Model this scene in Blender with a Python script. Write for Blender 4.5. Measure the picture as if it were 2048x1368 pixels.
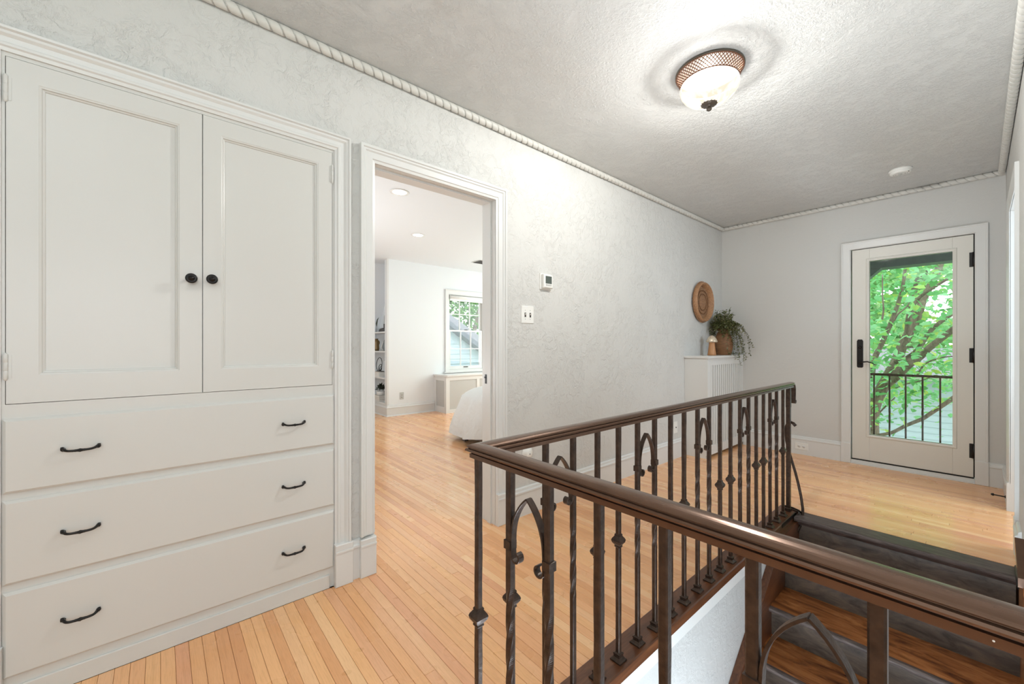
import bpy, bmesh, math, random
from mathutils import Vector, Matrix, Euler
random.seed(7)
PI = math.pi
S = bpy.context.scene
COL = S.collection
for o in list(bpy.data.objects):
    bpy.data.objects.remove(o)

# ------------------------------------------------------------------ camera
YAW = math.radians(49.005)
FPX, CX, CY, H = 809.57, 1024.0, 690.3, 1.14
cam_d = bpy.data.cameras.new('camera')
cam = bpy.data.objects.new('camera', cam_d)
COL.objects.link(cam)
cam_d.sensor_fit = 'HORIZONTAL'
cam_d.sensor_width = 36.0
cam_d.lens = FPX / 2048 * 36
cam_d.shift_y = (CY - 684) / 2048
cam_d.clip_start = 0.02
cam_d.clip_end = 200
cam.location = (0, 0, H)
cam.rotation_euler = (PI / 2, 0, YAW)
S.camera = cam

# ------------------------------------------------------------------ world, lights, exposure
S.view_settings.view_transform = 'Standard'
S.view_settings.look = 'None'
S.view_settings.exposure = 0.2
S.view_settings.gamma = 1.0
S.view_settings.use_curve_mapping = False
wd = bpy.data.worlds.new('overcast_sky')
S.world = wd
wd.use_nodes = True
bg = wd.node_tree.nodes['Background']
bg.inputs[0].default_value = (0.92, 0.97, 1.0, 1)
bg.inputs[1].default_value = 3.0


def area(name, loc, rot, sx, sy, power, col=(1, 1, 1)):
    d = bpy.data.lights.new(name, 'AREA')
    d.shape = 'RECTANGLE'
    d.size, d.size_y = sx, sy
    d.energy = power
    d.color = col
    o = bpy.data.objects.new(name, d)
    o.location = loc
    o.rotation_euler = rot
    COL.objects.link(o)
    return o


# added fill lights, all out of view, brightening hall, stairs, bedroom and landing
COOL = (.76, .885, 1.0)
area('hall_side_fill', (1.52, -0.55, 1.5), (0, PI / 2, 0), 1.5, 1.6, 9, COOL)  # added fill set in an invented opening right of the camera
area('hall_uplight_fill', (0.45, -0.85, 1.5), (math.radians(180), 0, 0), 1.0, 0.9, 27, (.82, .92, 1))  # added uplight behind the camera, brightens the hall by ceiling bounce
area('hall_overhead_fill', (-0.5, -0.35, 2.5), (math.radians(28), 0, math.radians(8)), .9, .7, 5, (.84, .93, 1))  # unseen overhead fill, added to lift the floor and lower walls
area('stairwell_uplight_fill', (-0.33, 1.15, -1.35), (math.radians(180), 0, 0), .7, .7, 62, COOL)  # added uplight hidden in the stairwell, brightens the hall ceiling
area('bedroom_side_fill', (-4.3, 5.52, 1.5), (-PI / 2, 0, 0), 2.4, 1.5, 50, (.94, .97, 1))  # added fill standing in for an unseen bedroom window
area('bedroom_uplight_fill', (-4.6, 0.2, .7), (math.radians(165), 0, 0), 1.4, 1.0, 44, (.93, .965, 1))  # added uplight for the bedroom ceiling, out of view
area('side_room_fill', (1.5, 4.05, 1.6), (0, PI / 2, 0), 1.2, 1.5, 38, COOL)  # added fill in the unseen side room, shines onto the landing


# ------------------------------------------------------------------ materials
def srgb(r, g, b):
    f = lambda c: (c / 255 / 12.92) if c / 255 <= .04045 else ((c / 255 + .055) / 1.055) ** 2.4
    return (f(r), f(g), f(b), 1)


def newmat(name):
    m = bpy.data.materials.new(name)
    m.use_nodes = True
    nt = m.node_tree
    b = nt.nodes['Principled BSDF']
    return m, nt, b


def N(nt, t, **kw):
    n = nt.nodes.new(t)
    for k, v in kw.items():
        setattr(n, k, v)
    return n


def ramp(nt, stops, interp='LINEAR'):
    r = N(nt, 'ShaderNodeValToRGB')
    e = r.color_ramp.elements
    r.color_ramp.interpolation = interp
    while len(e) < len(stops):
        e.new(.5)
    for i, (p, c) in enumerate(stops):
        e[i].position = p
        e[i].color = c if len(c) == 4 else (*c, 1)
    return r


def plain(name, col, rough=.5, metal=0, bump=0, bscale=60, var=0.0, spec=.5):
    m, nt, b = newmat(name)
    b.inputs['Base Color'].default_value = col
    b.inputs['Roughness'].default_value = rough
    b.inputs['Metallic'].default_value = metal
    b.inputs['Specular IOR Level'].default_value = spec
    tc = N(nt, 'ShaderNodeTexCoord')
    no = N(nt, 'ShaderNodeTexNoise')
    no.inputs['Scale'].default_value = bscale
    no.inputs['Detail'].default_value = 3
    nt.links.new(tc.outputs['Object'], no.inputs['Vector'])
    if var:
        r = ramp(nt, [(.3, tuple(c * (1 - var) for c in col[:3])), (.7, tuple(min(1, c * (1 + var)) for c in col[:3]))])
        nt.links.new(no.outputs['Fac'], r.inputs[0])
        nt.links.new(r.outputs[0], b.inputs['Base Color'])
    if bump:
        bu = N(nt, 'ShaderNodeBump')
        bu.inputs['Strength'].default_value = bump
        bu.inputs['Distance'].default_value = .002
        nt.links.new(no.outputs['Fac'], bu.inputs['Height'])
        nt.links.new(bu.outputs[0], b.inputs['Normal'])
    return m


def plaster(name, col, scale, dist, strength, fine=0.25, lo=.47, hi=.56):
    """skip-trowelled plaster: short ridges and lifted flakes in drifts, smooth skin between them"""
    m, nt, b = newmat(name)
    b.inputs['Base Color'].default_value = col
    b.inputs['Roughness'].default_value = .55
    b.inputs['Specular IOR Level'].default_value = .3
    tc = N(nt, 'ShaderNodeTexCoord')

    def noise(sc, det, rough, dis):
        n = N(nt, 'ShaderNodeTexNoise')
        n.inputs['Scale'].default_value = sc
        n.inputs['Detail'].default_value = det
        n.inputs['Roughness'].default_value = rough
        n.inputs['Distortion'].default_value = dis
        nt.links.new(tc.outputs['Object'], n.inputs['Vector'])
        return n
    n1 = noise(scale, 5, .68, .5)
    r1 = ramp(nt, [(lo, (0, 0, 0)), (hi, (1, 1, 1))], 'EASE')
    nt.links.new(n1.outputs['Fac'], r1.inputs[0])
    n2 = noise(scale * 5, 2, .5, .3)
    n3 = noise(scale * .22, 2, .5, .4)
    r3 = ramp(nt, [(.32, (.2, .2, .2)), (.56, (1, 1, 1))])
    nt.links.new(n3.outputs['Fac'], r3.inputs[0])
    a = N(nt, 'ShaderNodeMath', operation='MULTIPLY_ADD')
    nt.links.new(n2.outputs['Fac'], a.inputs[0])
    a.inputs[1].default_value = fine * 2
    nt.links.new(r1.outputs[0], a.inputs[2])
    mu = N(nt, 'ShaderNodeMath', operation='MULTIPLY')
    nt.links.new(a.outputs[0], mu.inputs[0])
    nt.links.new(r3.outputs[0], mu.inputs[1])
    bu = N(nt, 'ShaderNodeBump')
    bu.inputs['Strength'].default_value = strength
    bu.inputs['Distance'].default_value = dist
    nt.links.new(mu.outputs[0], bu.inputs['Height'])
    nt.links.new(bu.outputs[0], b.inputs['Normal'])
    return m


def oak_mat():
    m, nt, b = newmat('oak_strip')
    geo = N(nt, 'ShaderNodeNewGeometry')
    oi = N(nt, 'ShaderNodeObjectInfo')
    add = N(nt, 'ShaderNodeMath', operation='ADD')
    nt.links.new(oi.outputs['Random'], add.inputs[0])
    nt.links.new(geo.outputs['Random Per Island'], add.inputs[1])
    fr = N(nt, 'ShaderNodeMath', operation='FRACT')
    nt.links.new(add.outputs[0], fr.inputs[0])
    base = ramp(nt, [(0, srgb(226, 160, 108)), (.18, srgb(240, 178, 122)), (.4, srgb(250, 192, 134)), (.62, srgb(243, 180, 128)),
                     (.8, srgb(253, 203, 150)), (1, srgb(232, 164, 120))])
    nt.links.new(fr.outputs[0], base.inputs[0])
    # grain, stretched along the boards (X), shifted per board
    off = N(nt, 'ShaderNodeMath', operation='MULTIPLY')
    nt.links.new(fr.outputs[0], off.inputs[0])
    off.inputs[1].default_value = 37.0
    cmb = N(nt, 'ShaderNodeCombineXYZ')
    nt.links.new(off.outputs[0], cmb.inputs[0])
    nt.links.new(off.outputs[0], cmb.inputs[2])
    va = N(nt, 'ShaderNodeVectorMath', operation='ADD')
    nt.links.new(geo.outputs['Position'], va.inputs[0])
    nt.links.new(cmb.outputs[0], va.inputs[1])
    mp = N(nt, 'ShaderNodeMapping')
    mp.inputs['Scale'].default_value = (1.3, 60, 1.3)
    nt.links.new(va.outputs[0], mp.inputs[0])
    g1 = N(nt, 'ShaderNodeTexNoise')
    g1.inputs['Scale'].default_value = 1.6
    g1.inputs['Detail'].default_value = 5
    g1.inputs['Roughness'].default_value = .62
    g1.inputs['Distortion'].default_value = .9
    nt.links.new(mp.outputs[0], g1.inputs['Vector'])
    gr = ramp(nt, [(.28, (.74, .66, .58)), (.45, (.95, .93, .91)), (.6, (1, 1, 1)), (.75, (1.0, .98, .96))])
    nt.links.new(g1.outputs['Fac'], gr.inputs[0])
    mp2 = N(nt, 'ShaderNodeMapping')
    mp2.inputs['Scale'].default_value = (14, 260, 14)
    nt.links.new(va.outputs[0], mp2.inputs[0])
    g2 = N(nt, 'ShaderNodeTexNoise')
    g2.inputs['Scale'].default_value = 1.4
    g2.inputs['Detail'].default_value = 3
    nt.links.new(mp2.outputs[0], g2.inputs['Vector'])
    gr2 = ramp(nt, [(.36, (.82, .76, .70)), (.5, (1, 1, 1))])
    nt.links.new(g2.outputs['Fac'], gr2.inputs[0])
    m1 = N(nt, 'ShaderNodeMix', data_type='RGBA', blend_type='MULTIPLY')
    m1.inputs[0].default_value = .38
    nt.links.new(base.outputs[0], m1.inputs[6])
    nt.links.new(gr.outputs[0], m1.inputs[7])
    m2 = N(nt, 'ShaderNodeMix', data_type='RGBA', blend_type='MULTIPLY')
    m2.inputs[0].default_value = .4
    nt.links.new(m1.outputs[2], m2.inputs[6])
    nt.links.new(gr2.outputs[0], m2.inputs[7])
    nt.links.new(m2.outputs[2], b.inputs['Base Color'])
    b.inputs['Roughness'].default_value = .24
    b.inputs['Specular IOR Level'].default_value = .55
    b.inputs['Coat Weight'].default_value = .45
    b.inputs['Coat Roughness'].default_value = .11
    rr = N(nt, 'ShaderNodeTexNoise')
    rr.inputs['Scale'].default_value = 6
    nt.links.new(geo.outputs['Position'], rr.inputs['Vector'])
    mr = N(nt, 'ShaderNodeMapRange')
    mr.inputs[3].default_value = .25
    mr.inputs[4].default_value = .31
    nt.links.new(rr.outputs['Fac'], mr.inputs[0])
    nt.links.new(mr.outputs[0], b.inputs['Roughness'])
    bu = N(nt, 'ShaderNodeBump')
    bu.inputs['Strength'].default_value = .12
    bu.inputs['Distance'].default_value = .001
    nt.links.new(g1.outputs['Fac'], bu.inputs['Height'])
    nt.links.new(bu.outputs[0], b.inputs['Normal'])
    return m


def dark_wood(name, c1, c2, c3, rough=.3, sc=(3, 30, 30), bump=.15):
    m, nt, b = newmat(name)
    tc = N(nt, 'ShaderNodeTexCoord')
    mp = N(nt, 'ShaderNodeMapping')
    mp.inputs['Scale'].default_value = sc
    nt.links.new(tc.outputs['Object'], mp.inputs[0])
    g = N(nt, 'ShaderNodeTexNoise')
    g.inputs['Scale'].default_value = 1.5
    g.inputs['Detail'].default_value = 6
    g.inputs['Roughness'].default_value = .65
    g.inputs['Distortion'].default_value = 1.1
    nt.links.new(mp.outputs[0], g.inputs['Vector'])
    r = ramp(nt, [(.3, c1), (.5, c2), (.72, c3)])
    nt.links.new(g.outputs['Fac'], r.inputs[0])
    nt.links.new(r.outputs[0], b.inputs['Base Color'])
    b.inputs['Roughness'].default_value = rough
    bu = N(nt, 'ShaderNodeBump')
    bu.inputs['Strength'].default_value = bump
    bu.inputs['Distance'].default_value = .002
    nt.links.new(g.outputs['Fac'], bu.inputs['Height'])
    nt.links.new(bu.outputs[0], b.inputs['Normal'])
    return m


def glass_mat(name, tint=(1, 1, 1), refl=.08):
    m = bpy.data.materials.new(name)
    m.use_nodes = True
    nt = m.node_tree
    nt.nodes.clear()
    out = N(nt, 'ShaderNodeOutputMaterial')
    tr = N(nt, 'ShaderNodeBsdfTransparent')
    tr.inputs[0].default_value = (*tint, 1)
    gl = N(nt, 'ShaderNodeBsdfGlossy')
    gl.inputs['Roughness'].default_value = .02
    fr = N(nt, 'ShaderNodeFresnel')
    fr.inputs[0].default_value = 1.35
    mx = N(nt, 'ShaderNodeMixShader')
    nt.links.new(fr.outputs[0], mx.inputs[0])
    nt.links.new(tr.outputs[0], mx.inputs[1])
    nt.links.new(gl.outputs[0], mx.inputs[2])
    nt.links.new(mx.outputs[0], out.inputs[0])
    return m


def bowl_mat(name='alabaster_glass', vein=(1.0, .80, .62), es=1.15, opq=.72):
    """alabaster bowl: lets the bulb's light through and glows, with cream veins"""
    m = bpy.data.materials.new(name)
    m.use_nodes = True
    nt = m.node_tree
    nt.nodes.clear()
    out = N(nt, 'ShaderNodeOutputMaterial')
    tc = N(nt, 'ShaderNodeTexCoord')
    wv = N(nt, 'ShaderNodeTexNoise')
    wv.inputs['Scale'].default_value = 9
    wv.inputs['Distortion'].default_value = 2.5
    nt.links.new(tc.outputs['Object'], wv.inputs['Vector'])
    rp = ramp(nt, [(.38, vein), (.52, (1, .93, .84)), (.7, (1, 1, .98))])
    nt.links.new(wv.outputs['Fac'], rp.inputs[0])
    em = N(nt, 'ShaderNodeEmission')
    em.inputs[1].default_value = es
    nt.links.new(rp.outputs[0], em.inputs[0])
    tp = N(nt, 'ShaderNodeBsdfTransparent')
    tp.inputs[0].default_value = (1, .95, .88, 1)
    mx = N(nt, 'ShaderNodeMixShader')
    mx.inputs[0].default_value = opq
    nt.links.new(tp.outputs[0], mx.inputs[1])
    nt.links.new(em.outputs[0], mx.inputs[2])
    nt.links.new(mx.outputs[0], out.inputs[0])
    return m


def emit(name, col, s):
    m, nt, b = newmat(name)
    b.inputs['Emission Color'].default_value = (*col, 1)
    b.inputs['Emission Strength'].default_value = s
    return m


def leaf_mat(name, stops):
    m = bpy.data.materials.new(name)
    m.use_nodes = True
    nt = m.node_tree
    nt.nodes.clear()
    out = N(nt, 'ShaderNodeOutputMaterial')
    geo = N(nt, 'ShaderNodeNewGeometry')
    oi = N(nt, 'ShaderNodeObjectInfo')
    a = N(nt, 'ShaderNodeMath', operation='ADD')
    nt.links.new(oi.outputs['Random'], a.inputs[0])
    nt.links.new(geo.outputs['Random Per Island'], a.inputs[1])
    f = N(nt, 'ShaderNodeMath', operation='FRACT')
    nt.links.new(a.outputs[0], f.inputs[0])
    r = ramp(nt, stops)
    nt.links.new(f.outputs[0], r.inputs[0])
    d = N(nt, 'ShaderNodeBsdfDiffuse')
    t = N(nt, 'ShaderNodeBsdfTranslucent')
    nt.links.new(r.outputs[0], d.inputs[0])
    nt.links.new(r.outputs[0], t.inputs[0])
    mx = N(nt, 'ShaderNodeMixShader')
    mx.inputs[0].default_value = .45
    nt.links.new(d.outputs[0], mx.inputs[1])
    nt.links.new(t.outputs[0], mx.inputs[2])
    nt.links.new(mx.outputs[0], out.inputs[0])
    return m


M = {}
M['wall'] = plaster('trowelled_wall_plaster', srgb(213, 212, 208), 20, .004, .64, .35, .45, .61)
M['farwall'] = plaster('smoothed_wall_plaster', srgb(210, 209, 205), 26, .002, .3, .5, .42, .66)
M['ceiling'] = plaster('stippled_ceiling_plaster', srgb(213, 213, 210), 62, .0035, .62, .5, .42, .62)
M['stairwall'] = plaster('stairwell_plaster', srgb(194, 194, 192), 15, .003, .32, .4, .42, .62)
M['bedwall'] = plain('bedroom_wall_paint', srgb(232, 235, 236), .6, 0, .15, 90)
M['bedceil'] = plain('bedroom_ceiling_paint', srgb(230, 234, 236), .65, 0, .12, 90)
M['trim'] = plain('white_trim_paint', srgb(223, 223, 220), .32, 0, .05, 40)
M['cab'] = plain('cabinet_paint', srgb(214, 213, 208), .33, 0, .12, 30)
M['door'] = plain('cream_door_paint', srgb(224, 221, 212), .38, 0, .05, 40)
M['rope'] = plain('rope_moulding_paint', srgb(214, 212, 205), .5, 0, .1, 120)
M['oak'] = oak_mat()
M['sub'] = plain('dark_subfloor', srgb(92, 60, 38), .8)
M['tread'] = dark_wood('tread_wood', srgb(66, 34, 18), srgb(150, 92, 50), srgb(196, 130, 76), .24, (2.5, 11, 11), .12)
M['riser'] = dark_wood('riser_wood', srgb(64, 57, 52), srgb(100, 89, 80), srgb(128, 110, 96), .32, (5, 5, 14), .25)
M['nosing'] = dark_wood('nosing_wood', srgb(56, 46, 42), srgb(84, 72, 68), srgb(112, 98, 92), .45, (6, 40, 40), .1)
M['nosing'].node_tree.nodes['Principled BSDF'].inputs['Specular IOR Level'].default_value = .35
M['curb'] = dark_wood('curb_wood', srgb(70, 40, 24), srgb(96, 58, 36), srgb(120, 76, 48), .3, (30, 3, 30), .1)
M['iron'] = plain('bronzed_wrought_iron', srgb(62, 47, 38), .34, .4, .8, 70, .35)
M['railtop'] = plain('bronzed_handrail', srgb(104, 78, 62), .22, .6, .05, 30, .08)
M['black'] = plain('black_hardware', srgb(34, 32, 31), .35, .5, .1, 50)
M['whitepl'] = plain('white_plastic', srgb(238, 237, 232), .35)
M['screen'] = plain('grey_screen', srgb(84, 92, 86), .2)
M['slot'] = plain('dark_slot', srgb(60, 56, 52), .5)
M['glass'] = glass_mat('window_glass')
M['copper'] = plain('copper_lattice', srgb(126, 86, 64), .4, .5, .2, 80, .15)
M['finial'] = plain('pewter_finial', srgb(98, 90, 80), .45, .6, .2, 60)
M['bowl'] = bowl_mat()
M['liner'] = bowl_mat('added_glow_liner', (1, .80, .68), .62, .945)
M['lightdisc'] = emit('downlight_disc', (1, .98, .94), 4)
M['wicker'] = dark_wood('woven_cane', srgb(124, 88, 60), srgb(170, 126, 90), srgb(204, 162, 120), .55, (70, 40, 90), .3)
M['darkwick'] = dark_wood('dark_wicker', srgb(84, 56, 34), srgb(130, 90, 56), srgb(164, 120, 80), .6, (9, 9, 170), .5)
M['turned'] = dark_wood('turned_wood', srgb(160, 108, 66), srgb(184, 130, 84), srgb(204, 152, 106), .4, (20, 20, 4), .05)
M['pearl'] = plain('silvery_cap', srgb(222, 206, 182), .22, .4, .6, 70, .2)
M['ivy'] = leaf_mat('vine_leaf', [(0, srgb(84, 92, 54)), (.5, srgb(120, 126, 80)), (.85, srgb(152, 154, 112)), (1, srgb(184, 184, 150))])
M['vinestem'] = plain('vine_stem', srgb(84, 70, 48), .6)
M['duvet'] = plain('white_duvet', srgb(232, 233, 230), .8, 0, .5, 25)
for n_ in M['duvet'].node_tree.nodes:
    if n_.type == 'BUMP': n_.inputs['Distance'].default_value = .02
    if n_.type == 'TEX_NOISE':
        n_.inputs['Scale'].default_value = 9
        n_.inputs['Detail'].default_value = 5
        n_.inputs['Distortion'].default_value = 1.2
M['bedframe'] = plain('grey_bed_frame', srgb(120, 112, 108), .5)
M['panelgrey'] = plain('grey_metal_grille', srgb(192, 192, 188), .5, 0, .4, 250)
M['shade'] = plain('white_roller_shade', srgb(236, 236, 232), .7)
M['book1'] = plain('white_book_cover', srgb(232, 228, 220), .6)
M['pot'] = plain('white_pot', srgb(235, 234, 230), .35)
M['darkleaf'] = leaf_mat('dark_leaf', [(0, srgb(52, 58, 50)), (1, srgb(92, 100, 86))])
M['bronze'] = plain('brown_gold_ceramic', srgb(128, 104, 66), .35, .3)
M['clear'] = glass_mat('clear_ornament_glass', (.82, .84, .84))
M['bark'] = dark_wood('tree_bark', srgb(92, 76, 70), srgb(130, 112, 104), srgb(158, 140, 130), .85, (12, 12, 4), .5)
M['leaf'] = leaf_mat('tree_leaf', [(0, srgb(116, 176, 112)), (.3, srgb(146, 212, 152)), (.6, srgb(172, 228, 184)), (.85, srgb(172, 220, 132)), (1, srgb(214, 228, 132))])
M['farleaf'] = leaf_mat('far_tree_leaf', [(0, srgb(140, 188, 136)), (.5, srgb(178, 222, 160)), (1, srgb(210, 236, 192))])
M['siding'] = plain('pale_blue_siding', srgb(192, 204, 222), .6)
M['roofing'] = plain('lavender_grey_shingle', srgb(150, 148, 160), .8, 0, .5, 40, .12)
M['eave'] = plain('slate_eave_paint', srgb(96, 108, 108), .6, 0, .2, 30, .1)
M['ground'] = plain('lawn', srgb(120, 148, 96), .9, 0, .5, 8, .2)
M['stone'] = plain('balcony_stone', srgb(190, 182, 170), .8, 0, .3, 30, .1)


# ------------------------------------------------------------------ mesh helpers
class MB:
    def __init__(s):
        s.v, s.f, s.sm = [], [], []

    def add(s, vs, fs, smooth=False):
        n = len(s.v)
        s.v += [tuple(v) for v in vs]
        s.f += [tuple(i + n for i in f) for f in fs]
        s.sm += [smooth] * len(fs)

    def box(s, x0, x1, y0, y1, z0, z1):
        if x0 > x1: x0, x1 = x1, x0
        if y0 > y1: y0, y1 = y1, y0
        if z0 > z1: z0, z1 = z1, z0
        s.add([(x0, y0, z0), (x1, y0, z0), (x1, y1, z0), (x0, y1, z0), (x0, y0, z1), (x1, y0, z1), (x1, y1, z1), (x0, y1, z1)],
              [(0, 3, 2, 1), (4, 5, 6, 7), (0, 1, 5, 4), (1, 2, 6, 5), (2, 3, 7, 6), (3, 0, 4, 7)])
        return s

    def cbox(s, x0, x1, y0, y1, z0, z1, axis, c):
        """box whose face towards +axis is chamfered by c (axis like '+x', '-y', '+z')"""
        sg = 1 if axis[0] == '+' else -1
        k = 'xyz'.index(axis[1])
        lo, hi = [x0, y0, z0], [x1, y1, z1]
        back = lo[k] if sg > 0 else hi[k]
        front = hi[k] if sg > 0 else lo[k]
        a, b = [i for i in range(3) if i != k]
        vs = []
        for dep, ins in ((back, 0), (front - sg * c, 0), (front, c)):
            for (i, j) in ((0, 0), (1, 0), (1, 1), (0, 1)):
                p = [0, 0, 0]
                p[k] = dep
                p[a] = (hi[a] - ins) if i else (lo[a] + ins)
                p[b] = (hi[b] - ins) if j else (lo[b] + ins)
                vs.append(p)
        fs = [(0, 1, 2, 3), (8, 9, 10, 11)]
        for r in (0, 4):
            for i in range(4):
                j = (i + 1) % 4
                fs.append((r + i, r + j, r + 4 + j, r + 4 + i))
        s.add(vs, fs)
        return s

    def prism(s, poly, axis, a0, a1):
        """poly: 2D points in the plane normal to axis ('x': (y,z), 'y': (x,z), 'z': (x,y))"""
        n = len(poly)
        mk = {'x': lambda p, a: (a, p[0], p[1]), 'y': lambda p, a: (p[0], a, p[1]), 'z': lambda p, a: (p[0], p[1], a)}[axis]
        vs = [mk(p, a0) for p in poly] + [mk(p, a1) for p in poly]
        fs = [tuple(range(n)), tuple(range(2 * n - 1, n - 1, -1))]
        for i in range(n):
            j = (i + 1) % n
            fs.append((i, i + n, j + n, j))
        s.add(vs, fs)
        return s

    def lathe(s, prof, c=(0, 0, 0), axis='z', seg=32, smooth=True, mod=None, close=False):
        """prof: list of (r, h)"""
        vs = []
        for (r, h) in prof:
            for i in range(seg):
                a = 2 * PI * i / seg
                rr = r * (mod(a, h) if mod else 1)
                p = (rr * math.cos(a), rr * math.sin(a), h)
                if axis == 'x': p = (p[2], p[0], p[1])
                elif axis == 'y': p = (p[0], p[2], p[1])
                vs.append((p[0] + c[0], p[1] + c[1], p[2] + c[2]))
        fs = []
        for k in range(len(prof) - 1):
            for i in range(seg):
                j = (i + 1) % seg
                fs.append((k * seg + i, k * seg + j, (k + 1) * seg + j, (k + 1) * seg + i))
        if prof[0][0] > 1e-6: fs.append(tuple(range(seg - 1, -1, -1))) if not close else None
        if prof[-1][0] > 1e-6: fs.append(tuple(range((len(prof) - 1) * seg, len(prof) * seg))) if not close else None
        s.add(vs, [f for f in fs if f], smooth)
        return s

    def tube(s, pts, r, seg=8, closed=False, smooth=True):
        """round tube through pts; r number or list"""
        pts = [Vector(p) for p in pts]
        n = len(pts)
        rs = r if isinstance(r, (list, tuple)) else [r] * n
        vs = []
        up = None
        for i, p in enumerate(pts):
            a = pts[(i - 1) % n] if (closed or i > 0) else p
            b = pts[(i + 1) % n] if (closed or i < n - 1) else p
            t = (b - a).normalized()
            if up is None:
                up = Vector((0, 0, 1)) if abs(t.z) < .9 else Vector((1, 0, 0))
            u = (up - t * up.dot(t)).normalized()
            up = u
            w = t.cross(u)
            for k in range(seg):
                an = 2 * PI * k / seg
                vs.append(p + (u * math.cos(an) + w * math.sin(an)) * rs[i])
        fs = []
        for i in range(n if closed else n - 1):
            for k in range(seg):
                j = (k + 1) % seg
                i2 = (i + 1) % n
                fs.append((i * seg + k, i * seg + j, i2 * seg + j, i2 * seg + k))
        if not closed:
            fs.append(tuple(range(seg - 1, -1, -1)))
            fs.append(tuple(range((n - 1) * seg, n * seg)))
        s.add(vs, fs, smooth)
        return s

    def ribbon(s, pts, side, w, t):
        """flat bar through pts (in a plane whose normal is `side`), width w across, thickness t"""
        pts = [Vector(p) for p in pts]
        side = Vector(side).normalized()
        n = len(pts)
        vs = []
        for i, p in enumerate(pts):
            a = pts[max(i - 1, 0)]
            b = pts[min(i + 1, n - 1)]
            tt = (b - a).normalized()
            nn = tt.cross(side).normalized()
            for (sw, st) in ((-1, -1), (1, -1), (1, 1), (-1, 1)):
                vs.append(p + side * (w / 2 * sw) + nn * (t / 2 * st))
        fs = []
        for i in range(n - 1):
            for k in range(4):
                j = (k + 1) % 4
                fs.append((i * 4 + k, i * 4 + j, i * 4 + 4 + j, i * 4 + 4 + k))
        fs += [(3, 2, 1, 0), tuple(range((n - 1) * 4, n * 4))]
        s.add(vs, fs)
        return s

    def sweep(s, path, prof, nrm, closed=False, smooth=False):
        """mitred sweep in a plane: path 3D points, prof (a,b): a to the left of travel in the plane, b along nrm"""
        P = [Vector(p) for p in path]
        nrm = Vector(nrm).normalized()
        n = len(P)
        vs = []
        for i in range(n):
            d1 = (P[i] - P[i - 1]).normalized() if (closed or i > 0) else None
            d2 = (P[(i + 1) % n] - P[i]).normalized() if (closed or i < n - 1) else None
            if d1 is None: d1 = d2
            if d2 is None: d2 = d1
            l1, l2 = nrm.cross(d1), nrm.cross(d2)
            m = (l1 + l2)
            m = m / max(.2, m.dot(l1)) if m.length > 1e-6 else l1
            for (a, b) in prof:
                vs.append(P[i] + m * a + nrm * b)
        k = len(prof)
        fs = []
        for i in range(n if closed else n - 1):
            i2 = (i + 1) % n
            for q in range(k):
                r = (q + 1) % k
                fs.append((i * k + q, i * k + r, i2 * k + r, i2 * k + q))
        if not closed:
            fs.append(tuple(range(k - 1, -1, -1)))
            fs.append(tuple(range((n - 1) * k, n * k)))
        s.add(vs, fs, smooth)
        return s

    def mesh(s, name, mat):
        me = bpy.data.meshes.new(name)
        me.from_pydata(s.v, [], s.f)
        me.materials.append(mat)
        for p, q in zip(me.polygons, s.sm):
            p.use_smooth = q
        me.validate()
        bm = bmesh.new()
        bm.from_mesh(me)
        bmesh.ops.recalc_face_normals(bm, faces=bm.faces)
        bm.to_mesh(me)
        bm.free()
        return me


def obj(name, mb, mat, parent=None, loc=None, bevel=0, label=None):
    me = mb.mesh(name, mat) if isinstance(mb, MB) else mb
    o = bpy.data.objects.new(name, me)
    COL.objects.link(o)
    if parent is not None:
        o.parent = parent
    if loc is not None:
        o.location = loc
    if bevel:
        b = o.modifiers.new('bevel', 'BEVEL')
        b.width = bevel
        b.segments = 2
        b.limit_method = 'ANGLE'
    if label: o['label'] = label
    return o


def thing(name, label, cat, loc=(0, 0, 0), group=None):
    o = bpy.data.objects.new(name, None)
    o.empty_display_size = .05
    COL.objects.link(o)
    o.location = loc
    o['label'] = label
    o['category'] = cat
    if group: o['group'] = group
    return o


def tag(o, label, cat, group=None):
    o['label'] = label
    o['category'] = cat
    if group: o['group'] = group
    return o


def struct(name, mb, mat, label=None, parent=None, bevel=0):
    o = obj(name, mb, mat, parent, bevel=bevel)
    if parent is None:
        o['kind'] = 'structure'
        if label: o['label'] = label
    return o


def rel(o):
    """MB transformer: shapes written in world coordinates are moved into the frame of the thing at o.location"""
    L = o.location

    def f(mb):
        mb.v = [(x - L.x, y - L.y, z - L.z) for x, y, z in mb.v]
        return mb
    return f


def part(name, mb, mat, parent, bevel=0, label=None):
    """world-coordinate mesh made a child of parent (which may itself be a child)"""
    L = Vector((0, 0, 0))
    p = parent
    while p is not None:
        L = L + p.location
        p = p.parent
    mb.v = [(x - L.x, y - L.y, z - L.z) for x, y, z in mb.v]
    return obj(name, mb, mat, parent, bevel=bevel, label=label)


def inst(src, parent, loc=(0, 0, 0), name=None, kids=True):
    c = src.copy()
    COL.objects.link(c)
    c.parent = parent
    c.location = loc
    if kids:
        for ch in list(src.children):
            g = ch.copy()
            COL.objects.link(g)
            g.parent = c
    return c


def at(u, v, Y):
    """point at depth y = Y seen along a direction (used to survey positions of far things)"""
    c, s_ = math.cos(YAW), math.sin(YAW)
    k = (u - CX) / FPX
    dx, dy = -s_ + k * c, c + k * s_
    t = Y / dy
    return Vector((t * dx, Y, H + t * (CY - v) / FPX))


def atx(u, v, X):
    c, s_ = math.cos(YAW), math.sin(YAW)
    k = (u - CX) / FPX
    dx, dy = -s_ + k * c, c + k * s_
    t = X / dx
    return Vector((X, t * dy, H + t * (CY - v) / FPX))


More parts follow.
